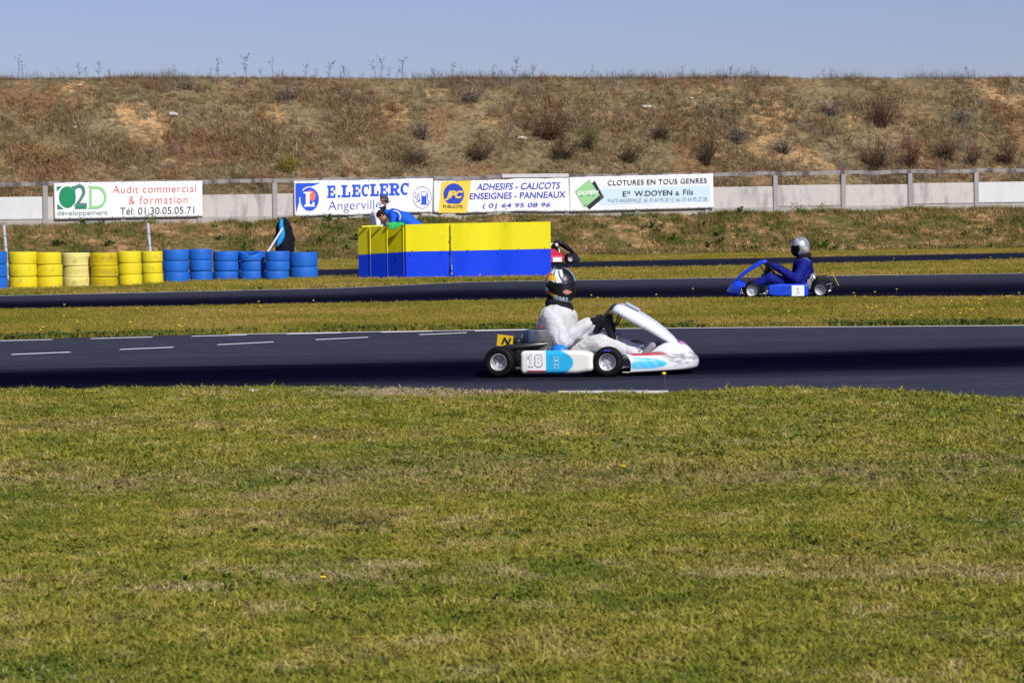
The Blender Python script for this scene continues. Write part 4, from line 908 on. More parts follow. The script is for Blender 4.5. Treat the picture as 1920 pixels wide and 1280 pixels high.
def inframe(mb_, Rm, c, name, mat, parent, smooth=True): return mobj(name, [tuple(Rm @ Vector(v) + Vector(c)) for v in mb_.v], mb_.f, mat, parent, smooth)
capm = M('grey_cap', (.065, .065, .085), .85, var=.15); ch_ = (hx, 0, hz)
mb = MB(); P = []
for i in range(9):
    e_ = R(90 * i / 8); P.append([(-.008 + .108 * math.cos(e_) * math.cos(a), .088 * math.cos(e_) * math.sin(a), .045 + .085 * math.sin(e_)) for a in np.linspace(0, 6.2832, 25)])
mb.grid(P); cap = inframe(mb, Rp, ch_, 'cap', capm, pp)
mb = MB(); P = [[(.085 + t_ * .085 * math.cos(a), .078 * math.sin(a) * (1 - .1 * t_), .046 - .022 * t_ - .012 * math.sin(a) ** 2) for a in np.linspace(-1.35, 1.35, 13)] for t_ in (0, .35, .7, 1)]
mb.grid(P); solid(inframe(mb, Rp, ch_, 'peak', capm, cap), .004)
mb = MB(); P = [[(.100 * math.cos(a) - .004 + .004, .087 * math.sin(a), .016 + z_) for a in np.linspace(-1.5, 1.5, 15)] for z_ in (-.018, .016)]
mb.grid(P); solid(inframe(mb, Rp, ch_, 'sunglasses', M('black_lens', (.004, .004, .006), .15), pp), .006)
mb = MB(); P = [[(hx - .045 + .085 * math.cos(a) + .0, .09 * math.sin(a), 1.50 + z_ + .03 * math.cos(a)) for a in np.linspace(0, 6.2832, 21)] for z_ in (-.03, .03, .09)]
mb.grid(P); solid(mb.build('collar', M('navy_collar', (.01, .012, .03), .85), pp, True), .012)
hand(pp, (.22, -.20, 1.01), (1, 0, -.3), (0, 0, -1), skin, 1, .6); hand(pp, (.22, .20, 1.01), (1, 0, -.3), (0, 0, -1), skin, -1, .6)

# ------------------------------------------------------------------ karts (local x forward, y left, z up; rear axle at x = 0)
rub = M('tyre_rubber', (.0045, .0045, .006), .6, var=.3, scale=12, dirt=(.014, .014, .015), dscale=14, spec=.15); alu = M('cast_alloy', (.66, .66, .68), .40, .65, var=.1); steel = M('steel_tube', (.30, .31, .34), .35, .8); blackp = M('black_plastic', (.010, .010, .012), .45, var=.2); blackm = M('black_metal', (.015, .015, .018), .4, .4)
def wheel(parent, x, y, Rr, wd, out, steer=0.0, rimR=.064, mark=False):
    """out = -1 when the outer face looks to -y"""
    rim = MB(); hw = wd / 2
    rim.lathe([(rimR * .96, -hw * .80), (rimR * 1.04, -hw * .86), (rimR * 1.08, -hw * .80), (rimR * .97, -hw * .70), (rimR * .88, -hw * .30), (rimR * .80, hw * .10), (rimR * .72, hw * .12), (rimR * .40, hw * .02), (rimR * .38, -hw * .12), (.001, -hw * .14)], (0, 0, 0), 'y', 32)
    for i in range(3):
        a = i * 2.094; rim.box((math.cos(a) * rimR * .55, -hw * .10, math.sin(a) * rimR * .55), (.012, .016, .012), 0)
    for i in range(5):
        a = i * 1.2566 + .3; mt_ = Matrix.Rotation(-a, 3, 'Y'); rim.box((math.cos(a) * rimR * .62, -hw * .0 - .004, math.sin(a) * rimR * .62), (rimR * .42, .014, .013), 0, 0, .002, mat=mt_)
    ty = MB(); ty.lathe([(rimR * 1.0, -hw * .82), (rimR * 1.15, -hw * .95), (Rr * .72, -hw * 1.0), (Rr * .90, -hw * .96), (Rr * .975, -hw * .84), (Rr, -hw * .6), (Rr * 1.004, 0), (Rr, hw * .6), (Rr * .975, hw * .84), (Rr * .90, hw * .96), (Rr * .72, hw), (rimR * 1.1, hw * .9), (rimR * .95, hw * .7), (rimR * .9, 0), (rimR * 1.0, -hw * .82)], (0, 0, 0), 'y', 44)
    w_ = autosmooth(rim.build('wheel', alu, parent), 40); t_ = autosmooth(ty.build('tyre', rub, w_), 50)
    w_.location = (x, y, Rr); w_.rotation_euler = (0, 0.4 * x, steer + (0 if out < 0 else math.pi))
    if mark:
        mb_ = MB(); P_ = [[((Rr * r_) * math.cos(a), -hw * 1.0 - .004 + .006 * (r_ > .8), (Rr * r_) * math.sin(a)) for r_ in (.74, .82)] for a in np.linspace(R(95), R(128), 7)]
        mb_.grid(P_); mb_.build('tyre_mark', M('blue_tyre_ink', (.02, .04, .5), .6), w_)
    return w_
def kart(name, loc, rotz, label, group, fx, pod, podpaint, nose, nosepaint, fair, near, seatc, eng_side, wheelmark=False, steer=0.0, number=None, plate=None, fairdz=0.0, rimR=.067, tip=1.5, wing=.37, fairdx=0.0, fairk=1.0):
    t = thing(name, loc, label, 'kart', group, rotz); yw = .60
    ws = [wheel(t, 0, -yw - .0, .131, .185, -1, 0, rimR), wheel(t, 0, yw, .131, .185, 1, 0, rimR), wheel(t, fx, -yw + .03, .128, .135, -1, steer, rimR, wheelmark), wheel(t, fx, yw - .03, .128, .135, 1, steer, rimR)]
    fr = MB(); zf = .055
    for s_ in (-1, 1):
        fr.tube([(-.06, s_ * .30, zf + .02), (.0, s_ * .33, zf), (.45, s_ * .33, zf), (.75, s_ * .26, zf), (fx + .05, s_ * .24, zf), (fx + .22, s_ * .18, zf)], .015, 10)
        fr.tube([(fx - .02, s_ * .24, zf), (fx, s_ * .40, .09), (fx, s_ * .50, .12)], [.016, .014, .012], 8)
        fr.tube([(.18, s_ * .33, zf), (.20, s_ * .56, .07), (.28, s_ * .60, .09), (.72, s_ * .60, .09), (.80, s_ * .56, .07), (.82, s_ * .28, zf)], .011, 8)
        fr.tube([(.20, s_ * .50, .15), (.30, s_ * .56, .15), (.72, s_ * .56, .15), (.80, s_ * .48, .14)], .009, 8)
        fr.tube([(fx, s_ * .46, .12), (fx - .03, s_ * .2, .12), (fx - .08, 0, .15)], .007, 8)
    fr.tube([(fx + .22, -.18, zf), (fx + .22, .18, zf)], .014, 8); fr.tube([(.45, -.33, zf), (.45, .33, zf)], .014, 8)
    fr.tube([(-.06, -.32, zf + .02), (-.16, -.28, .10), (-.18, 0, .10), (-.16, .28, .10), (-.06, .32, zf + .02)], .013, 10); fr.tube([(-.10, -.26, .20), (-.19, -.20, .21), (-.19, .20, .21), (-.10, .26, .20)], .012, 10)
    for s_ in (-1, 1): fr.tube([(-.16, s_ * .2, .10), (-.18, s_ * .2, .21)], .010, 8); fr.tube([(-.02, s_ * .24, .13), (.10, s_ * .20, .34)], .008, 8)
    autosmooth(fr.build('frame', steel, t))
    ax = MB(); ax.tube([(0, -.62, .14), (0, .62, .14)], .02, 12); ax.lathe([(.001, -.006), (.09, -.006), (.09, .006), (.001, .006)], (0, .22, .14), 'y', 28); ax.lathe([(.001, -.004), (.075, -.004), (.08, .004), (.001, .004)], (0, -.20, .14), 'y', 28)
    autosmooth(ax.build('rear_axle', steel, t))
    fl_ = MB(); fl_.box((fx - .22, 0, .045), (.78, .44, .006)); fl_.build('floor_tray', blackm, t)
    # seat shell
    se = MB(); P = []
    cl_ = [(.50, .10, .15), (.42, .075, .17), (.30, .065, .19), (.18, .075, .20), (.10, .13, .20), (.07, .20, .195), (.06, .27, .19), (.055, .33, .18), (.055, .37, .14)]
    for i, (x_, z_, w_) in enumerate(cl_):
        row = []
        for u in np.linspace(-1, 1, 13):
            lift = abs(u) ** 3
            if i < 4: row.append((x_, u * w_, z_ + lift * .13))
            else: row.append((x_ + lift * .13, u * w_, z_ + lift * .02))
        P.append(row)
    se.grid(P); solid(se.build('seat', M('seat_' + name + seatc[0], seatc[1], .4, var=.1), t, True), .006)
    # steering
    sw = MB(); cN = Vector((-.80, 0, .60)).normalized(); cc = Vector((.785, 0, .480 + fairdz)); rr_ = .165; up = Vector((.60, 0, .80)); sdv = Vector((0, 1, 0))
    ring = [cc + (up * math.cos(a) * .92 + sdv * math.sin(a)) * rr_ for a in np.linspace(0, 2 * math.pi, 37)]
    sw.tube(ring, .0135, 10, cap=False)
    for a in (R(90), R(-90), R(180)): sw.tube([cc, cc + (up * math.cos(a) * .92 + sdv * math.sin(a)) * rr_], .009, 8)
    sw.lathe([(.001, -.01), (.035, -.01), (.035, .01), (.001, .01)], (0, 0, 0), 'x', 16)
    q0 = len(sw.v) - 64
    for i in range(q0, len(sw.v)): sw.v[i] = tuple(Vector(sw.v[i]) + cc)
    swo = autosmooth(sw.build('steering_wheel', blackp, t))
    sc_ = MB(); sc_.tube([cc - cN * .015, cc - cN * .06 + Vector((0, 0, -.03)), cc - cN * .07 + Vector((.01, 0, -.13))], [.060, .050, .028], 12); autosmooth(sc_.build('column_shroud', blackp, t), 50)
    cm = MB(); cm.tube([cc, cc - cN * .10 + Vector((0, 0, -.02)), (fx + .02, 0, .10)], .010, 8); cm.tube([(fx - .1, .12, .06), cc - cN * .16, (fx - .1, -.12, .06)], .010, 8)
    autosmooth(cm.build('steering_column', steel, t))
    pe = MB()
    for s_ in (-1, 1): pe.tube([(fx + .16, s_ * .13, .06), (fx + .20, s_ * .13, .20), (fx + .20, s_ * .19, .21)], .007, 8); pe.tube([(fx + .20, s_ * .10, .06), (fx + .17, s_ * .16, .22), (fx + .23, s_ * .16, .25)], .006, 8)
    autosmooth(pe.build('pedals', alu, t))
    tk = MB(); v_, f_ = surfnet(lambda X, Y, Z: rbox(X, Y, Z, (fx - .32, 0, .135), (.13, .10, .07), .04), (fx - .5, -.15, .02), (fx - .15, .15, .24), .012); mobj('fuel_tank', v_, f_, M('tank_plastic', (.55, .55, .52), .5), t, True)
    # side pods
    for s_ in (-1, 1):
        def podf(X, Y, Z):
            tt = np.clip((X - .17) / .66, 0, 1); zc = .125 + .006 * tt; hz_ = .098 - .018 * sstep(.72, 1, tt) ; yc = s_ * (.61 - .015 * sstep(.0, .2, 1 - tt) * 0)
            q = [np.abs(X - .50) - .33 + .05, np.abs(Y - yc) - .055 + .035 - .0 * tt, np.abs(Z - zc) - hz_ + .035]
            return np.sqrt(sum(np.maximum(a, 0) ** 2 for a in q)) + np.minimum(np.maximum(np.maximum(q[0], q[1]), q[2]), 0) - .036
        y0, y1 = sorted((s_ * .53, s_ * .70)); v_, f_ = surfnet(podf, (.12, y0, .0), (.88, y1, .27), .0075); po = mobj('side_pod', v_, f_, pod, t, True); paint(po, podpaint)
        if s_ == near and number: number(po, s_)
    # nose cone
    ns = MB(); P = []
    for s_ in np.linspace(-1, 1, 181):
        a = abs(s_); c1 = max(.80 * math.exp(-(a / .42) ** 2), 1.12 * math.exp(-((a - .30) / .14) ** 2)); fxn = tip - wing * a ** 2.1; row = []
        pr_ = ((.16, .042), (.05, .040), (.012, .05), (.0, .072), (-.004, .105), (.006, .140), (.028, .160), (.045, .180), (.075, .196 + .03 * c1), (.115, .200 + .058 * c1), (.16, .196 + .072 * c1), (.22, .190 + .070 * c1), (.28, .182 + .05 * c1))
        pk = np.linspace(0, len(pr_) - 1, 49); pi_ = np.interp(pk, range(len(pr_)), [q[0] for q in pr_]); pz_ = np.interp(pk, range(len(pr_)), [q[1] for q in pr_]); kk_ = np.array([.25, .5, .25])
        pi_[1:-1] = np.convolve(pi_, kk_, 'valid'); pz_[1:-1] = np.convolve(pz_, kk_, 'valid')
        for ins, z_ in zip(pi_, pz_):
            k_ = 1 - .35 * max(0, ins) ; row.append((fxn - ins * (1 - .45 * a ** 4), s_ * .54 * k_ + 0, z_ - .01 * a))
        P.append(row)
    ns.grid(P); no = ns.build('nose_cone', nose, t, True); paint(no, nosepaint); solid(no, .006)
    nb = MB(); nb.tube([(fx + .2, -.18, .07), (1.33, -.22, .08), (1.36, 0, .08), (1.33, .22, .08), (fx + .2, .18, .07)], .011, 8); nb.tube([(fx + .2, -.14, .10), (1.30, -.16, .19), (1.33, 0, .20), (1.30, .16, .19), (fx + .2, .14, .10)], .010, 8); autosmooth(nb.build('front_bumper', steel, t))
    # front fairing that carries the number
    fa = MB(); P = []
    prof = [(.838, .570, .10, .05), (.852, .605, .135, .07), (.885, .625, .150, .085), (.94, .612, .152, .095), (1.02, .575, .148, .10), (1.10, .530, .138, .10), (1.18, .478, .122, .095), (1.26, .415, .104, .085), (1.33, .345, .086, .065), (1.375, .292, .066, .04), (1.40, .262, .040, .02)]
    for i, (x_, z_, w_, dp) in enumerate(prof):
        j0, j1 = max(i - 1, 0), min(i + 1, len(prof) - 1); tx, tz = prof[j1][0] - prof[j0][0], prof[j1][1] - prof[j0][1]; ln = math.hypot(tx, tz); nx_, nz_ = tz / ln, -tx / ln   # towards the underside
        if i < 2: nx_, nz_ = -.35 + .2, -.93
        row = []
        for u in np.linspace(-1, 1, 21):
            a = abs(u); d_ = dp * (.10 * a ** 2 + .9 * max(0, (a - .62) / .38) ** 1.6); yy = math.copysign(w_ * (1 - (1 - min(a / .82, 1)) ** 1.0) if a < .82 else w_ * (1 + .03 * (a - .82)), u) if a > 0 else 0
            d_ *= fairk; row.append((x_ + nx_ * d_ + fairdx * (1 - i / 14) + (tip - 1.5) * .55, yy, z_ + nz_ * d_ + fairdz * (1 - i / 10) - .022 * i / 10 - .014 * math.sin(math.pi * i / 10)))
        P.append(row)
    fa.grid(P); fo = fa.build('front_fairing', fair, t, True); solid(fo, .005, 0)
    st = MB()
    for q in ((.93, .05), (.93, -.05)): st.tube([(q[0] - .05, q[1], .40), (q[0] + fairdx + .03, q[1] * 1.6, .575 + fairdz)], .007, 8)
    st.tube([(1.36 + (tip - 1.5) * .5, 0, .20), (1.385 + (tip - 1.5) * .5, 0, .275)], .008, 8); st.build('fairing_bracket', blackm, t)
    # engine
    es = eng_side; en = MB(); ec = (.325 if near == es else .245, es * .36, .0)
    for i in range(11):
        z_ = .215 + i * .0165; w_ = .112 - .028 * abs(i - 5) / 5
        en.lathe([(.001, 0), (w_ * .98, 0), (w_, .0025), (w_ * .98, .005), (.001, .005)], (ec[0] - .005 * i, ec[1], z_), 'z', 28)
    eo = autosmooth(en.build('engine', M('engine_alloy', (.55, .55, .56), .4, .6, var=.15), t))
    en = MB(); en.lathe([(.001, 0), (.052, 0), (.052, .165), (.001, .165)], (ec[0] - .02, ec[1], .215), 'z', 20); en.box((ec[0], ec[1], .165), (.17, .15, .13), 0, 0, .015); en.box((ec[0] - .05, ec[1], .402), (.07, .07, .02), 0, 0, .005); autosmooth(en.build('crankcase', M('dark_alloy', (.10, .10, .11), .45, .7), eo))
    en = MB(); en.tube([(ec[0] - .03, ec[1], .40), (ec[0] - .02, ec[1], .432)], .012, 10); en.build('spark_plug', M('red_plug', (.55, .03, .02), .5), eo)
    ex = MB(); ex.tube([(ec[0] + .08, ec[1], .28), (ec[0] + .02, ec[1] + es * .09, .27), (.02, ec[1] + es * .10, .24), (-.12, ec[1] + es * .0, .20), (-.19, ec[1] * .3, .17), (-.20, -es * .10, .16)], [.018, .020, .030, .032, .024, .016], 14); autosmooth(ex.build('exhaust', M('exhaust_steel', (.09, .085, .09), .4, .8), t), 50)
    ab = MB(); v_, f_ = surfnet(lambda X, Y, Z: smin(rbox(X, Y, Z, (.06, es * .30, .28), (.06, .06, .04), .03), cone(X, Y, Z, (.0, es * .26, .28), (-.05, es * .24, .26), .026, .024), .02), (-.2, min(es * .15, es * .42), .2), (.16, max(es * .15, es * .42), .39), .01); mobj('air_box', v_, f_, blackp, t, True)
    if plate: plate(t)
    return t, swo, cc, up, sdv, rr_

def grip(parent, cc, up, sdv, rr_, ang, wrist, mat, h=.0055):
    """gloved hand closed round the steering wheel rim"""
    a = R(ang); rad = (up * math.cos(a) * .92 + sdv * math.sin(a)); p = cc + rad * rr_; tg = (-up * math.sin(a) * .92 + sdv * math.cos(a)).normalized(); rad = rad.normalized(); nd = rad.cross(tg).normalized()
    if nd.x > 0: nd = -nd
    wv = Vector(wrist); palm = p + rad * .030 + nd * .030; S = [(wv, palm, .034, .030)]
    S.append((palm - tg * .026, palm + tg * .026, .022, .022))
    for k_, rf in ((-1.5, .0105), (-.5, .0115), (.5, .0115), (1.5, .0100)):
        b0 = p + tg * k_ * .021 + rad * .038 + nd * .012; b1 = p + tg * k_ * .021 + rad * .028 - nd * .020; b2 = p + tg * k_ * .021 - rad * .002 - nd * .027; b3 = p + tg * k_ * .020 - rad * .024 - nd * .008
        S += [(palm + tg * k_ * .014, b0, .017, rf * 1.15), (b0, b1, rf * 1.15, rf * 1.05), (b1, b2, rf * 1.05, rf), (b2, b3, rf, rf * .85)]
    th = -1 if (tg.z > 0) else 1
    t0 = palm - tg * .026 * th; t1 = p - tg * .042 * th + nd * .026 - rad * .004; t2 = p - tg * .030 * th + nd * .020 - rad * .026
    S += [(t0, t1, .015, .0125), (t1, t2, .0125, .010)]
    def fn(X, Y, Z):
        q = None
        for a_, b__, ra, rb in S:
            e_ = cone(X, Y, Z, a_, b__, ra, rb); q = e_ if q is None else smin(q, e_, .005)
        return q
    pts = np.array([tuple(x_) for s_ in S for x_ in s_[:2]]); v, f = surfnet(fn, pts.min(0) - .045, pts.max(0) + .045, h); return mobj('glove', v, f, mat, parent, True)

def driver(loc, rotz, label, suit, glovem, helm, helmpaint, vis, wheelinfo, J, head_yaw, head_pitch, h=.0095, fold=.009, collar=None, bootm=None, helmet_paint_mat=None, visp=None):
    t = thing('person', loc, label, 'person', 'kart drivers at the wheel', rotz); cc, up, sdv, rr_ = wheelinfo
    S = J['sh']; prims = [('c', (J['hip'][0], -.06, J['hip'][1]), (J['hip'][0], .06, J['hip'][1]), .12, .12, .05), ('c', (J['hip'][0], 0, J['hip'][1] + .02), (J['mid'][0], 0, J['mid'][1]), .14, .155, .08),
        ('c', (J['mid'][0], -.05, J['mid'][1]), (J['mid'][0], .05, J['mid'][1]), .155, .155, .08), ('c', (J['mid'][0], 0, J['mid'][1]), (S[0], 0, S[1] - .05), .155, .14, .08), ('c', (S[0], -.165, S[1] - .01), (S[0], .165, S[1] - .01), .080, .080, .09), ('c', (S[0], 0, S[1]), (S[0] + .03, 0, S[1] + .10), .075, .065, .05), ('c', (S[0] + .055, -.05, S[1] - .04), (S[0] + .055, .05, S[1] - .04), .115, .115, .06)]
    hands = []
    for s_, ga in ((-1, J['ga']), (1, -J['ga'])):
        a = R(ga); rad = (up * math.cos(a) * .92 + sdv * math.sin(a)); p = cc + rad * rr_; radn = rad.normalized()
        el = Vector((J['el'][0] + (0 if s_ == J['near'] else .0), s_ * J['el'][2], J['el'][1])); wr_ = p + radn * .045 + Vector((-.075, 0, .0)) + (el - p).normalized() * .03
        prims += [('c', (S[0], s_ * .20, S[1] - .015), tuple(el), .088, .072, .05), ('c', tuple(el), tuple(wr_), .076, .055, .035)]
        hands.append((ga, wr_))
        kn = J['kn']; an = J['an']
        prims += [('c', (J['hip'][0] + .02, s_ * .09, J['hip'][1]), (kn[0], s_ * kn[2], kn[1]), .105, .084, .05), ('c', (kn[0], s_ * kn[2], kn[1]), (an[0], s_ * an[2], an[1]), .082, .055, .035)]
        b = bodymesh('body', prims, (J['hip'][0] - .2, -.46, .0), (J['an'][0] + .1, .46, S[1] + .24), h, suit, t, fold, 36, 3 if helm else 1, .0065)
    for (ga, wr_) in hands: grip(t, cc, up, sdv, rr_, ga, wr_ - Vector((.0, 0, 0)), glovem)
    for s_ in (-1, 1):
        an = J['an']; a_ = (an[0] - .02, s_ * an[2], an[1]); heel = (an[0] + .03, s_ * an[2], an[1] - .045); toe = (an[0] + .13, s_ * an[2], an[1] + .075)
        v_, f_ = surfnet(lambda X, Y, Z: smin(cone(X, Y, Z, a_, heel, .048, .040), cone(X, Y, Z, heel, toe, .040, .032), .03), (an[0] - .1, s_ * an[2] - .08, an[1] - .1), (an[0] + .2, s_ * an[2] + .08, an[1] + .14), .01); mobj('boot', v_, f_, bootm or blackcloth, t, True)
    # helmet
    hc = np.array((J['hd'][0], 0, J['hd'][1])); Rm = Matrix.Rotation(head_yaw, 3, 'Z') @ Matrix.Rotation(head_pitch, 3, 'Y'); Ri = np.array(Rm.inverted())
    def loc3(X, Y, Z): return [Ri[i, 0] * (X - hc[0]) + Ri[i, 1] * (Y - hc[1]) + Ri[i, 2] * (Z - hc[2]) for i in range(3)]
    def hf(X, Y, Z):
        x, y, z = loc3(X, Y, Z); d = ell(x, y, z, (-.004, 0, .018), (.148, .132, .145)); d = smin(d, ell(x, y, z, (.030, 0, -.065), (.122, .104, .090)), .04); d = smin(d, ell(x, y, z, (-.03, 0, -.06), (.105, .112, .085)), .03)
        d = np.maximum(d, -z - .135 - .10 * x); return d
    v_, f_ = surfnet(hf, hc - .19, hc + .19, .006); ho = mobj('helmet', v_, f_, helmet_paint_mat, t, True)
    paint(ho, lambda co: helmpaint(*[Ri[i, 0] * (co[:, 0] - hc[0]) + Ri[i, 1] * (co[:, 1] - hc[1]) + Ri[i, 2] * (co[:, 2] - hc[2]) for i in range(3)]))
    # visor: a shell standing just proud of the helmet
    vb = MB(); P = []
    for z_ in np.linspace(-.050, .052, 17):
        row = []
        for a in np.linspace(-1.42, 1.42, 61):
            zz = z_ * (1 - .30 * (abs(a) / 1.42) ** 2) - .006
            lo_, hi_ = .05, .25
            for _ in range(18):
                m_ = (lo_ + hi_) / 2; x, y = m_ * math.cos(a), m_ * math.sin(a)
                p_ = Rm @ Vector((x, y, zz)) + Vector(hc)
                if hf(np.array([p_.x]), np.array([p_.y]), np.array([p_.z]))[0] > .004: hi_ = m_
                else: lo_ = m_
            row.append(tuple(Rm @ Vector((lo_ * math.cos(a), lo_ * math.sin(a), zz)) + Vector(hc)))
        P.append(row)
    vb.grid(P); vo = vb.build('visor', vis, ho, True); solid(vo, .003, 1)
    if visp: paint(vo, lambda co: visp(*[Ri[i, 0] * (co[:, 0] - hc[0]) + Ri[i, 1] * (co[:, 1] - hc[1]) + Ri[i, 2] * (co[:, 2] - hc[2]) for i in range(3)]))
    if collar:
        cb_ = MB(); base_ = np.array((S[0] + .03 + J.get('cx', 0), 0, S[1] + .045 + J.get('cz', 0))); v_, f_ = surfnet(lambda X, Y, Z: smin(np.sqrt((np.sqrt((X - base_[0]) ** 2 + (Y / 1.05) ** 2) - .078) ** 2 + ((Z - base_[2] - .1 * 0 + .25 * (X - base_[0])) * .75) ** 2) - .045, ell(X, Y, Z, (base_[0], 0, base_[2] - .01), (.10, .10, .05)), .02), (base_[0] - .17, -.17, base_[2] - .12), (base_[0] + .17, .17, base_[2] + .12), .01); mobj('neck_brace', v_, f_, collar, t, True)
    return t

def mixp(base, col, m): return base * (1 - m[:, None]) + np.array(col)[None] * m[:, None]
def sm01(v, a, b): return sstep(a, b, v)
# ---- kart 18
YAW1 = R(-14); c0 = W(936, 708.5)
O1 = Vector((c0.x, c0.y, 0)) - Matrix.Rotation(YAW1, 3, 'Z') @ Vector((0, -.66, 0)); O1.z = 0.006
def pod18(co):
    x, y, z = co.T; n = len(x); c = np.tile(np.array([.78, .76, .70]), (n, 1)); s = -y / np.abs(y)
    cy = np.array([.02, .42, .74]); t = (x - .413)                       # pale blue tongue pointing forward
    rr = np.sqrt((t / .237) ** 2 + ((z - .125) / .12) ** 2); m = sstep(1.025, .975, rr) * sstep(-.014, -.006, t); return mixp(c, cy, m)
def nose18(co):
    x, y, z = co.T; n = len(x); c = np.tile(np.array([.74, .74, .76]), (n, 1)); a = np.abs(y)
    c = mixp(c, (.02, .42, .74), sstep(.008, -.008, np.abs(z - .110 + .05 * (x - 1.2)) - .052 * np.sqrt(np.clip(1 - ((x - 1.16) / .24) ** 2, 0, 1))) * (x > 1.13) * (.94 + .06 * np.sin(x * 90 + z * 60)))
    c = mixp(c, (.42, .012, .03), sstep(.168, .175, z) * sstep(.206, .198, z) * sstep(.30, .33, a) * sstep(.52, .50, a))
    nz = fbm(y * 9 + 3, z * 60 + x * 4, 4); nz2 = fbm(y * 30, z * 90 + y * 8, 3)
    d = sstep(.32, .62, nz * .6 + nz2 * .4 - 2.0 * np.abs(z - .145)) * sstep(.20, .165, z) * sstep(.42, .30, a) * .80; c = mixp(c, (.14, .14, .15), d)
    c = mixp(c, (.38, .36, .38), sstep(.45, .7, nz2) * .25 * (z < .2))
    c = mixp(c, (.45, .16, .42), ((z > .215) & (y > .03) & (y < .16) & (x > 1.40)).astype(float)); return c
def number18(po, s_):
    y = s_ * .668; wv = M('white_sticker', (.82, .82, .82), .4); gr = M('grey_outline', (.32, .32, .34), .5)
    mb = MB(); mb.box((.328, y + .0005 * s_, .128), (.170, .0022, .165)); mb.build('number_panel', wv, po)
    mb = MB(); mb.box((.332, y + .0025 * s_, .052), (.170, .0015, .016)); mb.build('maroon_strip', M('maroon', (.22, .03, .05), .5), po)
    def dig(ch, x0, x1, z0, z1, bold, e, mt):
        v, f = textmesh(ch, bold); mobj('digit', [(x0 + (x1 - x0) * a, y + s_ * e, z0 + (z1 - z0) * b) for a, b in v], f, mt, po)
    
    one = [(.0, .62), (.0, .80), (.30, .86), (.48, 1), (.78, 1), (.78, .14), (1, .14), (1, 0), (.12, 0), (.12, .14), (.40, .14), (.40, .70)]
    for k_, mt_, e_ in ((1.0, gr, .004), (.80, wv, .006)): mobj('digit', [(.277 + (a - .5) * .050 * (.55 if k_ < 1 else 1) + .003 * (k_ < 1), y + s_ * e_, .140 + (b - .5) * .114 * (.86 if k_ < 1 else 1)) for a, b in one], [list(range(12))], mt_, po)
    dig('8', .311, .386, .083, .197, .05, .004, gr); dig('8', .319, .378, .091, .189, .025, .006, wv)
    mb = MB()
    for (a, b, c, d) in ((.455, .075, .497, .079), (.455, .171, .497, .175), (.455, .079, .459, .171), (.493, .079, .497, .171), (.463, .10, .489, .112), (.463, .135, .489, .15)): mb.box(((a + c) / 2 + .026, y + .0015 * s_, (b + d) / 2), (c - a, .002, d - b))
    mb.build('pale_logo', M('pale_cyan', (.45, .72, .82), .5), po)
def plate18(t):
    mb = MB(); mb.box((0, 0, 0), (.20, .006, .13), 0, 0, .0); o = mb.build('number_plate', M('yellow_plate', (.75, .48, .01), .5), t); o.location = (.0, -.44, .300); o.rotation_euler = (0, R(6), R(-8)); o.scale = (.72, 1, .75)
    v, f = textmesh('N', .05); q = mobj('letter', [(-.045 + .10 * a + .03 * b, -.0055, -.045 + .085 * b) for a, b in v], f, blk, o)
white_gloss = M('white_fairing_plastic', (.72, .76, .82), .28, var=.03, coat=.3)
K1 = kart('racing_kart', O1, YAW1, 'white kart number 18, pale blue tongue on its side pod, nearest the camera', 'racing karts on the circuit', .93, attrmat('pod_white', .35, 0, .3), pod18, attrmat('nose_white', .4, 0, .2), nose18, white_gloss, -1, ('a', (.02, .05, .10)), -1, True, R(6), number18, plate18, -.02, .069, 1.60, .48, -.015, .95)
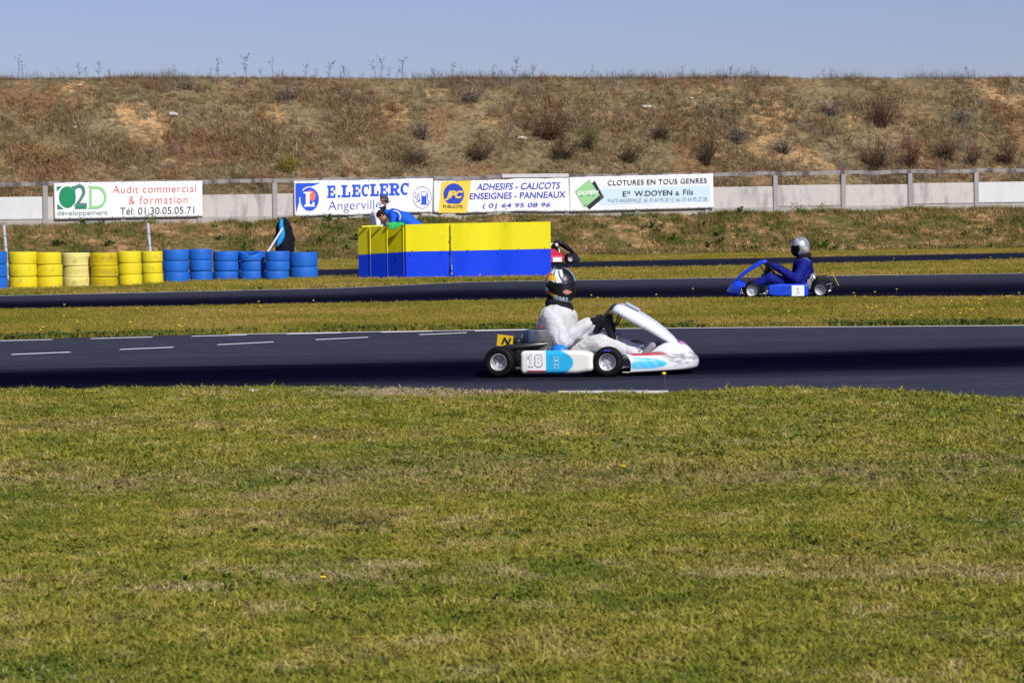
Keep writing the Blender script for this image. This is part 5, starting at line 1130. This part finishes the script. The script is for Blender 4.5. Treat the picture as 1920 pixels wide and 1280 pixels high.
# details of kart 18: emblem on the fairing, blue cap by the pod, exhaust ball
t1, swo, cc, up, sdv, rr_ = K1
mb = MB(); P = [[(.985 + .115 * u, -.075 + .10 * v, .610 - .062 * u - .015 + .012) for v in (0, 1)] for u in (0, .5, 1)]; mb.grid(P); solid(mb.build('fairing_sticker', M('pale_grey_print', (.50, .56, .68), .4), t1), .003, 1)
mb = MB(); v_, f_ = surfnet(lambda X, Y, Z: ell(X, Y, Z, (.47, -.40, .215), (.075, .06, .05)), (.36, -.5, .14), (.58, -.3, .3), .01); mobj('blue_cover', v_, f_, M('blue_cover_plastic', (.01, .18, .65), .4), t1, True)
def helm1(x, y, z):
    n = len(x); az = np.degrees(np.arctan2(y, x)); c = np.tile(np.array([.006, .007, .012]), (n, 1)); wig = 6 * np.sin(z * 60 + az * .12) + 5 * np.sin(az * .3)
    zz = z + .010 * np.sin(az * .11)
    up_ = (zz > .045) & (az + wig > -112) & (az + wig < -24) & (z < .150) & (np.sin(az * .21 + z * 55) > -.72); c = mixp(c, (.62, .68, .80), up_.astype(float))
    c = mixp(c, (.80, .82, .86), (up_ & (np.sin(z * 130 + az * .25) > .1)).astype(float))
    c = mixp(c, (.85, .10, .01), ((zz > .052) & (z < .115) & (az > -128) & (az + 250 * (z - .08) < -68)).astype(float)); c = mixp(c, (.85, .55, .01), ((zz > .056) & (z < .100) & (az > -94) & (az + 200 * (z - .08) < -50)).astype(float))
    c = mixp(c, (.45, .58, .78), ((z > .055) & (az > 38) & (az < 70)).astype(float) * .8)
    band = z + .00035 * (az + 60) # lower cheek stripes
    c = mixp(c, (.65, .70, .80), ((band > -.050) & (band < -.026) & (az < -55) & (az > -112)).astype(float)); c = mixp(c, (.80, .12, .01), ((band > -.074) & (band < -.052) & (az < -62) & (az > -105)).astype(float))
    c = mixp(c, (.85, .55, .01), ((band > -.084) & (band < -.058) & (az < -38) & (az > -72)).astype(float)); c = mixp(c, (.60, .68, .82), ((band > -.092) & (band < -.066) & (az < -2) & (az > -56) & (np.sin(az * .55 + z * 90) > -.4)).astype(float))
    c = mixp(c, (.60, .66, .76), ((band > -.105) & (band < -.092) & (az < 25) & (az > -62)).astype(float))
    c = mixp(c, (.52, .24, .17), ((z > -.052) & (z < -.024) & (az > -24) & (az < 16)).astype(float)); return c
suit1 = M('white_overalls', (.87, .87, .89), .85, var=.03, scale=12, bmp=.003, bscale=14, spec=.3)
wi = (cc, up, sdv, rr_)
J1 = dict(hip=(.30, .155), mid=(.355, .33), sh=(.352, .512), el=(.475, .290, .33), cz=.02, kn=(.77, .255, .17), an=(1.10, .165, .14), hd=(.395, .755), ga=-82, near=-1)
J1['ga'] = -94
driver(O1, YAW1, 'driver in white overalls, black gloves and a black helmet with orange and white patches', suit1, M('black_glove', (.012, .012, .015), .8, var=.2), 1, helm1, attrmat('visor_paint', .32, 0, 0), wi, J1, R(-48), R(6), .0085, .0075, M('black_brace', (.01, .01, .014), .85), M('grey_boot', (.25, .25, .27), .7), attrmat('helmet_paint', .4, 0, .12), lambda x, y, z: mixp(np.tile(np.array([.004, .004, .006]), (len(x), 1)), (.42, .20, .14), (sstep(-.052, -.047, z - .008 * np.sin(y * 90)) * sstep(-.018, -.023, z + .006 * np.sin(y * 70)) * sstep(-.055, -.048, y) * sstep(.03, .02, y))))

# ---- blue kart number 1
YAW2 = R(174); c0 = W(1538, 559.5); O2 = Vector((c0.x, c0.y, 0)) - Matrix.Rotation(YAW2, 3, 'Z') @ Vector((0, .66, 0)); O2.z = .006
def podb(co):
    x, y, z = co.T; n = len(x); c = np.tile(np.array([.006, .055, .58]), (n, 1)); return c
def noseb(co): return np.tile(np.array([.006, .045, .60]), (len(co), 1))
def number1(po, s_):
    y = s_ * .668; wv = M('white_sticker', (.82, .82, .82), .4); mb = MB(); mb.box((.345, y + .0005 * s_, .120), (.195, .0022, .168)); mb.build('number_panel', wv, po)
    one = [(.0, .62), (.0, .80), (.30, .86), (.48, 1), (.78, 1), (.78, .14), (1, .14), (1, 0), (.12, 0), (.12, .14), (.40, .14), (.40, .70)]
    mobj('digit', [(.375 - .055 * a, y + s_ * .004, .075 + .10 * b) for a, b in one], [list(range(12))], M('pale_digit', (.5, .5, .54), .5), po)
def plateb(t):
    mb = MB(); mb.box((0, 0, 0), (.008, .20, .215), 0, 0, .0); o = mb.build('number_plate', M('yellow_plate', (.75, .48, .01), .5), t); o.location = (-.25, .0, .275); o.rotation_euler = (0, R(26), R(1))
bluefair = M('blue_fairing_plastic', (.008, .05, .62), .3, var=.05, coat=.3)
K2 = kart('racing_kart', O2, YAW2, 'bright blue racing kart number 1 facing left on the middle track', 'racing karts on the circuit', 1.065, attrmat('pod_blue', .35, 0, .3, (.02, .10, .50)), podb, attrmat('nose_blue', .4, 0, .2), noseb, bluefair, 1, ('b', (.22, .22, .23)), -1, False, 0, number1, plateb, -.01, .080, 1.47, .20, 0, .62)
t2, swo, cc, up, sdv, rr_ = K2
def helm2(x, y, z):
    n = len(x); az = np.degrees(np.arctan2(y, x)); c = np.tile(np.array([.36, .37, .39]), (n, 1)); m = sm01(np.sin(az * .07 + z * 25), .1, .5)
    c = mixp(c, (.62, .63, .65), m); c = mixp(c, (.10, .10, .11), ((z > .04) & (np.abs(az) < 40)).astype(float) * .7); c = mixp(c, (.006, .006, .008), np.maximum(sstep(.045, .06, x + .5 * z + .05) * sstep(-.02, -.035, z) * sstep(.02, .05, x), sstep(-.108, -.116, z))); return c
suit2 = M('blue_overalls', (.008, .015, .19), .75, var=.25, scale=10, bmp=.005, bscale=18)
J2 = dict(hip=(.26, .155), mid=(.27, .33), sh=(.245, .535), el=(.36, .285, .29), cx=-.03, cz=.05, kn=(.78, .305, .17), an=(1.13, .16, .14), hd=(.300, .795), ga=-72, near=1)
dr2 = driver(O2, YAW2, 'driver in dark blue overalls and a silver helmet, steering the blue kart', suit2, M('navy_glove', (.008, .010, .04), .8, var=.2), 0, helm2, M('black_visor', (.004, .004, .006), .2), (cc, up, sdv, rr_), J2, R(4), R(10), .0095, .0075, M('black_brace', (.01, .01, .014), .85), None, attrmat('helmet_silver', .30, .5, .6))
rx = MB(); v_, f_ = surfnet(lambda X, Y, Z: smin(rbox(X, Y, Z, (-.04, .16, .275), (.10, .12, .065), .03), cone(X, Y, Z, (-.08, .10, .27), (-.20, .02, .20), .045, .035), .03), (-.27, -.06, .13), (.1, .32, .37), .01)
mobj('rear_cover', v_, f_, blackp, t2, True)
# grey shoulder yokes on the blue overalls
for s_ in (-1, 1):
    mb = MB(); P = [[(.235 + .098 * math.sin(a), s_ * (.13 + .05 * b), .52 + .105 * math.cos(a) - .018 * b) for b in (0, 1)] for a in np.linspace(-1.1, 1.25, 11)]
    mb.grid(P); solid(mb.build('shoulder_stripe', M('grey_blue_cloth', (.10, .14, .28), .8), dr2, True), .01, 0)

# ---- red kart behind the barrier
c0 = W(1055, 494.5); fx3 = 1.0; YAW3 = R(20); O3 = Vector((c0.x, c0.y + .6, 0.006)) - Matrix.Rotation(YAW3, 3, 'Z') @ Vector((fx3, 0, 0)); O3.z = .006
def podr(co):
    n = len(co); return np.tile(np.array([.50, .012, .05]), (n, 1))
def nosek(co): return np.tile(np.array([.010, .010, .012]), (len(co), 1))
def numr(po, s_):
    y = s_ * .668; mb = MB(); mb.box((.60, y + .0005 * s_, .115), (.26, .0022, .12)); mb.build('number_panel', M('white_sticker', (.82, .82, .82), .4), po)
    mb = MB(); mb.box((.66, y + .0025 * s_, .125), (.10, .0012, .008)); mb.box((.55, y + .0025 * s_, .155), (.05, .0012, .006)); mb.build('small_print', M('grey_outline', (.32, .32, .34), .5), po)
K3 = kart('racing_kart', O3, YAW3, 'red and black kart on the far track, mostly hidden behind the barrier', 'racing karts on the circuit', fx3, attrmat('pod_red', .4, 0, .2), podr, attrmat('nose_black', .5, 0, .1), nosek, M('black_fairing', (.012, .010, .012), .4, coat=.2), -1, ('c', (.03, .03, .03)), 1, False, 0, numr, None, .03)
t3, swo, cc, up, sdv, rr_ = K3
# red side cover rising behind the pod
mb = MB(); P = [[(x_, -.40, z_) for z_ in (.18, zt_)] for x_, zt_ in ((.20, .40), (.45, .44), (.65, .38), (.85, .27), (.92, .2))]; mb.grid(P); solid(mb.build('side_cover', M('red_cover', (.50, .012, .05), .45), t3), .01)
def helm3(x, y, z): return mixp(np.tile(np.array([.012, .012, .014]), (len(x), 1)), (.7, .7, .7), (np.abs(z - .06) < .012).astype(float))
J3 = dict(J1); J3['an'] = (1.10, .165, .14)
driver(O3, YAW3, 'driver in black hidden behind the barrier, only the hands at the wheel showing', M('black_overalls', (.012, .012, .015), .85, var=.2), M('white_glove', (.65, .65, .66), .8), 0, helm3, M('black_visor', (.004, .004, .006), .2), (cc, up, sdv, rr_), J3, R(0), R(0), .016, .008, None, None, attrmat('helmet_dark', .3, 0, .6))

# ------------------------------------------------------------------ hillside shrubs, stalks, stones, dandelions
def shrub(name, loc, w_, h_, mat, stem, label, n=900, seed=0, up=.8, cat='shrub', group=None, leaf=.035):
    rg_ = random.Random(seed); t = thing(name, loc, label, cat, group); mb = MB(); tips = []
    for i in range(26):
        a = rg_.uniform(0, 6.28); sp = rg_.random() ** .6; x1, y1 = math.cos(a) * w_ / 2 * sp, math.sin(a) * w_ / 2 * sp; hh = h_ * rg_.uniform(.55, 1.05) * (1 - .35 * sp)
        p = [(x1 * .1, y1 * .1, -.05), (x1 * .45 + rg_.uniform(-.05, .05), y1 * .45, hh * .5), (x1, y1, hh)]; mb.tube(p, [.016, .010, .004], 5); tips.append(p)
    mb.build('stems', stem, t)
    mb = MB()
    for i in range(n):
        p = rg_.choice(tips); u = rg_.random() ** .7; q = [p[0][k_] * (1 - u) ** 2 + 2 * p[1][k_] * u * (1 - u) + p[2][k_] * u * u + rg_.gauss(0, .06 + .06 * (i % 3)) for k_ in range(3)]; q[2] = abs(q[2])
        s_ = leaf * rg_.uniform(.5, 1.4); d1 = Vector((rg_.gauss(0, .7), rg_.gauss(0, .7), rg_.gauss(0, up * 1.3))).normalized(); d2 = d1.orthogonal().normalized(); q = Vector(q)
        mb.add([q - d1 * s_, q - d2 * s_ * .4, q + d1 * s_, q + d2 * s_ * .4], [(0, 1, 2, 3)])
    mb.build('foliage', mat, t); return t
def hillpt(px, py):
    """where the sight line through this pixel meets the land behind the fence"""
    dx, dy = rot(px, py)
    for D_ in np.arange(84, 125, .05):
        x_ = dx * D_ / F; z_ = CH - dy * D_ / F
        if D_ > wallY(x_) + .5 and float(land(x_, D_)) >= z_: return Vector((x_, D_, float(land(x_, D_))))
    D_ = wallY(dx * 95 / F) + 11.0; x_ = dx * D_ / F; return Vector((x_, D_, float(land(x_, D_))))
redl = M('red_brown_leaf', (.075, .032, .020), .85, var=.5, scale=5); brl = M('dark_brown_leaf', (.060, .042, .025), .9, var=.5, scale=5); grl = M('olive_leaf', (.085, .078, .020), .8, var=.5, scale=4); gyl = M('grey_twig', (.15, .125, .10), .9, var=.4, scale=4); stm = M('twig', (.07, .045, .03), .9)
SH = [(1655, 238, 1.2, 1.30, redl, 'tall dark red bush standing alone high on the right of the hillside'), (1105, 283, .8, 1.1, grl, 'upright olive green bush in the middle of the hillside'), (1030, 262, 1.9, 1.1, redl, 'wide rusty brown bush left of the olive green one'), (1055, 300, 1.3, .7, brl, 'low dark brown bush below the rusty one'),
      (1325, 312, .9, 1.2, brl, 'dark brown upright bush above the right board corner'), (1645, 318, 1.4, 1.3, brl, 'dark tangled bush behind the rail below the tall red bush'), (1710, 316, .8, 1.0, redl, 'reddish upright stems behind the rail, right of the dark tangle'), (1890, 310, 1.0, 1.0, redl, 'reddish clump behind the rail at the right edge'), (1825, 312, .5, .8, brl, 'small dark clump behind the rail near the right edge'),
      (1385, 270, 1.2, .8, gyl, 'grey brown twiggy mound on the right of the hillside'), (795, 262, .9, .8, gyl, 'pale grey twiggy bush above the leaning man'), (880, 195, 1.0, .8, gyl, 'grey twiggy bush high on the middle of the hillside'), (775, 308, .8, .6, brl, 'small dark bush above the blue lettered banner'), (540, 322, .9, .7, M('yellow_olive_leaf', (.17, .14, .02), .8, var=.4), 'yellow olive tuft above the gap between the two left banners'),
      (75, 310, 1.6, .8, M('tan_leaf', (.27, .17, .07), .9, var=.4), 'tan bush above the left board, low on the hillside'), (350, 168, .7, .35, gyl, 'low grey scrub near the crest on the left'), (540, 190, 1.1, .6, gyl, 'grey scrub patch near the crest above the blue lettered banner'), (1560, 215, 1.4, .7, gyl, 'wide grey twiggy patch left of the tall red bush'), (1810, 235, 1.1, .7, gyl, 'grey brown twiggy patch high near the right edge')]
SH += [(900, 300, 1.3, .7, brl, 'low dark scrub above the banner with the yellow square'), (1180, 305, 1.1, .6, brl, 'low dark scrub above the left half of the diamond board'), (1470, 288, 1.2, .7, gyl, 'grey brown scrub above the second bare fence panel'), (1240, 262, .9, .6, brl, 'dark scrub patch right of the olive green bush'), (1775, 300, .8, .8, brl, 'dark scrub behind the rail between two reddish clumps')]
for i, (px, py, w_, h_, mt, lb) in enumerate(SH):
    p = hillpt(px, py); shrub('shrub', p, w_ * 1.2, h_ * 1.1, mt, stm, lb, int((380 if mt is gyl else 700) * w_ + 200), i, 1.6, group='shrubs scattered over the hillside')
# weeds at the foot of the fence (front side)
for i, (px, py, lb) in enumerate(((280, 416, 'leafy green weed at the foot of the left board'), (1540, 392, 'leafy green weed at the foot of the pale panels'), (945, 408, 'dark green weed below the middle of the third banner'), (1500, 401, 'dark green weed clump left of the second bare panel joint'))):
    p = wallpt(px, py, .5); p.z = float(land(p.x, p.y)); shrub('weed', p, .5, .16, grleaf, stm, lb, 260, 300 + i, .8, 'weed', 'leafy weeds at the foot of the fence', .04)
def stalk(seed, tall, bushy):
    rg_ = random.Random(seed); a = MB(); b_ = MB(); h_ = tall
    p = [(0, 0, -.1), (rg_.uniform(-.04, .04), 0, h_ * .5), (rg_.uniform(-.09, .09), rg_.uniform(-.05, .05), h_)]; a.tube(p, [.011, .008, .004], 4)
    for i in range(bushy):
        u = rg_.uniform(.35, 1); z_ = h_ * u; x_ = p[1][0] * (1 - abs(2 * u - 1)) + p[2][0] * max(0, 2 * u - 1); an = rg_.uniform(0, 6.28); l_ = rg_.uniform(.06, .22) * tall; q = (x_ + math.cos(an) * l_, math.sin(an) * l_, z_ + l_ * rg_.uniform(.3, 1.2))
        a.tube([(x_, 0, z_), ((x_ + q[0]) / 2, q[1] / 2, z_ + (q[2] - z_) * .35), q], [.006, .005, .003], 4)
        for k_ in range(rg_.randint(1, 3)):
            c_ = (q[0] + rg_.gauss(0, .015), q[1] + rg_.gauss(0, .015), q[2] + rg_.gauss(0, .012)); r_ = rg_.uniform(.010, .022); b_.lathe([(.001, -r_), (r_ * .9, -r_ * .3), (r_, r_ * .3), (.001, r_)], c_, 'z', 6)
    return a, b_
skm = M('dark_stalk', (.060, .055, .055), .9, var=.3)
protos = []
for i in range(8):
    a, b_ = stalk(400 + i, 1.0, 7 + i * 2); protos.append((a, b_))
SK = [(35, 36), (42, 24), (148, 26), (160, 18), (186, 26), (205, 14), (305, 14), (328, 22), (395, 16), (408, 34), (462, 36), (511, 34), (530, 14), (572, 24), (590, 18), (617, 30), (640, 12), (645, 22), (656, 14), (705, 30), (716, 34), (728, 20), (755, 32), (812, 18), (820, 14), (850, 28), (868, 18), (900, 12), (926, 26), (965, 32), (1000, 22), (1095, 14), (1110, 22), (1180, 16), (1240, 12), (1280, 20), (1370, 20), (1383, 16), (1410, 22), (1418, 18), (1545, 16), (1560, 18), (1815, 20), (1828, 14), (95, 10), (255, 10), (440, 10), (680, 10), (1060, 10), (1150, 12), (60, 14), (490, 16), (552, 12), (745, 14), (940, 14)]
SK.sort(); meshes = {}; rs = random.Random(9)
marks = [(240, 'above the left board'), (560, 'above the gap between the left board and the blue lettered banner'), (800, 'above the two marshals'), (1080, 'above the banner with the yellow square'), (1400, 'above the board with the green diamond'), (2000, 'above the bare fence panels on the right')]
for i, (px, hpx) in enumerate(SK):
    k_ = i % 8; D_ = None; base = hillpt(px, 155.0); dx = rot(px, 150)[0]
    yy = wallY(base.x) + 10.9; xx = dx * yy / F; zz = float(land(xx, yy)); sc_ = (hpx + 6) / 46.0
    t = thing('dry_weed', (xx, yy, zz), 'x', 'weed', 'dead weed stalks along the crest')
    near_ = next(m_ for lim, m_ in marks if px < lim); nb_ = [q for q in SK if abs(q[0] - px) < 45]
    sz_ = 'tallest' if hpx == max(q[1] for q in nb_) and len(nb_) > 1 else 'short' if hpx < 15 else 'middling'
    t['label'] = f'{sz_} dead weed stalk on the crest {near_}'
    if k_ not in meshes:
        a, b_ = protos[k_]; o_ = a.build('stem', skm, t); q_ = b_.build('seed_heads', skm, t); meshes[k_] = (o_.data, q_.data)
    else:
        for nm, me in zip(('stem', 'seed_heads'), meshes[k_]): q_ = bpy.data.objects.new(nm, me); C.objects.link(q_); q_.parent = t
    t.scale = (sc_ * 1.0, sc_, sc_); t.rotation_euler = (0, rs.uniform(-.12, .12), rs.uniform(0, 6.28))
_o = ['', 'first', 'second', 'third', 'fourth', 'fifth', 'sixth', 'seventh', 'eighth', 'ninth', 'tenth', 'eleventh', 'twelfth', 'thirteenth', 'fourteenth', 'fifteenth', 'sixteenth', 'seventeenth', 'eighteenth', 'nineteenth']
_t = {2: ('twenty', 'twentieth'), 3: ('thirty', 'thirtieth'), 4: ('forty', 'fortieth'), 5: ('fifty', 'fiftieth'), 6: ('sixty', 'sixtieth')}
def ordinal(n): return _o[n] if n < 20 else _t[n // 10][1] if n % 10 == 0 else _t[n // 10][0] + '-' + _o[n % 10]
def image_x(o): return o.location.x / o.location.y
_w = sorted([o for o in bpy.data.objects if o.name.startswith('dry_weed')], key=image_x)
for i, o in enumerate(_w):
    hh = o.scale[2] * 46; o['label'] = f"{ordinal(i + 1)} dead weed stalk from the left on the crest, {'tall' if hh > 36 else 'short' if hh < 22 else 'middling'}"
# thin pale grass stems on the slope
stn = M('white_stone', (.50, .46, .40), .9, var=.15)
STN = [(325, 217, .22, 'flat white stone in the bare earth patch above the left board'), (139, 243, .10, 'small white stone low on the left of the hillside'), (1212, 203, .24, 'pale stone slab high on the hillside right of centre'), (978, 262, .22, 'pale slab beside the rusty bush'), (150, 163, .10, 'small white stone near the crest on the left'), (942, 158, .07, 'tiny white stone near the crest in the middle'), (1297, 188, .10, 'small white stone right of the pale slab')]
for i, (px, py, r_, lb) in enumerate(STN):
    p = hillpt(px, py); lump('stone', p + Vector((0, 0, .05)), (r_ * .85, r_ * .6, r_ * .28), stn, 50 + i, lb, 'stone', 'white stones on the hillside')
p = W(478, 735); lump('stone', (p.x, p.y, .0), (.05, .04, .022), stn, 70, 'white stone in the grass at the near edge of the track, left of centre', 'stone', None)
# dandelions
fy = M('dandelion_yellow', (.85, .62, .01), .6); fs_ = M('flower_stem', (.10, .13, .03), .7); dm = {}
def dandelion(k_):
    rg_ = random.Random(k_); mb = MB(); mb.tube([(0, 0, 0), (.01 * rg_.uniform(-1, 1), 0, .06), (.02 * rg_.uniform(-1, 1), 0, .12)], .002, 4, 0); top = mb.v[-1]; tx = top[0]
    mb.lathe([(.001, -.006), (.010, -.004), (.018, .004), (.015, .012), (.001, .016)], (tx, 0, .12), 'z', 9, 1); return mb
for k_ in range(4):
    mb = dandelion(k_); me = bpy.data.meshes.new('dandelion'); me.from_pydata(mb.v, [], mb.f); me.materials.append(fs_); me.materials.append(fy); me.polygons.foreach_set('material_index', np.array(mb.m, np.int32)); dm[k_] = me
DN = [(119, 571, 1), (147, 580, 1), (146, 603, 1), (120, 592, 1), (82, 613, 1), (76, 618, 1), (242, 604, 1), (257, 578, 1), (340, 597, 1), (338, 609, 1), (342, 612, 1), (413, 582, 1), (484, 565, 1), (487, 574, 1), (521, 585, 1), (565, 580, 1), (589, 563, 1), (1109, 553, 1), (1119, 558, 1), (1218, 584, 1), (1230, 552, 1), (1300, 541, 2), (1481, 583, 1), (1627, 576, 1), (1634, 577, 1), (1640, 575, 1), (1687, 575, 1), (1708, 591, 1), (1725, 585, 1), (1784, 564, 1), (1814, 567, 1), (1834, 569, 1), (1834, 560, 1), (1839, 561, 1), (1889, 555, 1), (1907, 565, 1), (1892, 555, 1), (1767, 578, 1), (1797, 587, 1), (1811, 577, 1), (1820, 580, 1), (1826, 578, 1), (1842, 579, 1), (1640, 547, 2), (1680, 542, 2), (1600, 549, 2), (1912, 549, 1),
      (1040, 501, 3), (1080, 507, 3), (1085, 508, 3), (1078, 510, 3), (1137, 500, 3), (1207, 507, 3), (1274, 502, 3), (1279, 505, 3), (1301, 500, 3), (1307, 506, 3), (1211, 507, 3), (1345, 501, 3), (1358, 500, 3), (1536, 505, 3), (1620, 492, 3), (1673, 490, 3), (1676, 484, 3), (1806, 494, 3), (1858, 482, 3), (1868, 489, 3), (1876, 493, 3), (1886, 490, 3), (1893, 483, 3), (1905, 490, 3), (900, 514, 3), (905, 513, 3), (922, 512, 3), (820, 519, 3), (783, 525, 3), (600, 529, 3), (466, 533, 3), (399, 511, 3), (490, 528, 3),
      (1662, 434, 4), (1655, 434, 4), (1654, 456, 4), (1845, 460, 4), (1850, 458, 4), (1880, 458, 4), (449, 437, 4), (452, 438, 4), (1515, 413, 4),
      (1062, 813, 5), (1640, 770, 5), (1872, 769, 5), (608, 1080, 5), (365, 735, 5), (916, 751, 5), (1168, 873, 5), (1054, 733, 5), (1053, 735, 5), (1250, 708, 6)]
names = {1: ('small yellow dandelion in the grass strip between the near and middle tracks', 'dandelions in the strip between the near and middle tracks'), 2: ('yellow dandelion standing at the near edge of the middle track', 'dandelions at the near edge of the middle track'), 3: ('tiny yellow dandelion in the strip beyond the middle track', 'dandelions in the strip beyond the middle track'), 4: ('tiny yellow flower on the bank below the fence', 'yellow flowers on the bank'), 5: ('yellow dandelion low in the foreground lawn', 'dandelions in the foreground lawn'), 6: ('lone dandelion on a tall stem against the near track edge', None)}
for i, (px, py, z_) in enumerate(DN):
    zz = .085 if z_ not in (5,) else .04
    if z_ == 4:
        dx, dy = rot(px, py); p = None
        for D_ in np.arange(76, 97, .05):
            x_ = dx * D_ / F; q = CH - dy * D_ / F
            if float(land(x_, D_)) + .1 >= q: p = Vector((x_, D_, 0)); break
        if p is None: continue
        g_ = float(land(p.x, p.y))
    else: p = W(px, py, zz); g_ = 0.0
    o = bpy.data.objects.new('dandelion', dm[i % 4]); C.objects.link(o); o.location = (p.x, p.y, g_); s_ = {1: 1.0, 2: 1, 3: 1.15, 4: 1.5, 5: .75, 6: 1.0}[z_]; o.scale = (s_ * 1.0, s_ * 1.0, zz / .125); o.rotation_euler = (0, 0, i)
    lb, gp = names[z_]; setp(o, lb, 'flower', gp)
for z_ in (1, 2, 3, 4, 5):
    fl_s = sorted([q for q in bpy.data.objects if q.name.startswith('dandelion') and q.get('label') == names[z_][0]], key=image_x)
    where = {1: 'in the strip between near and middle tracks', 2: 'at the near edge of the middle track', 3: 'in the strip beyond the middle track', 4: 'on the bank below the fence', 5: 'in the foreground lawn'}[z_]
    for i, q in enumerate(fl_s): q['label'] = f"{ordinal(i + 1)} yellow dandelion from the left {where}"
p = W(1249, 728, .02); o = [q for q in bpy.data.objects if q.get('label') == names[6][0]][0]; o.location = (p.x, p.y, 0); o.scale = (1, 1, 1.1)
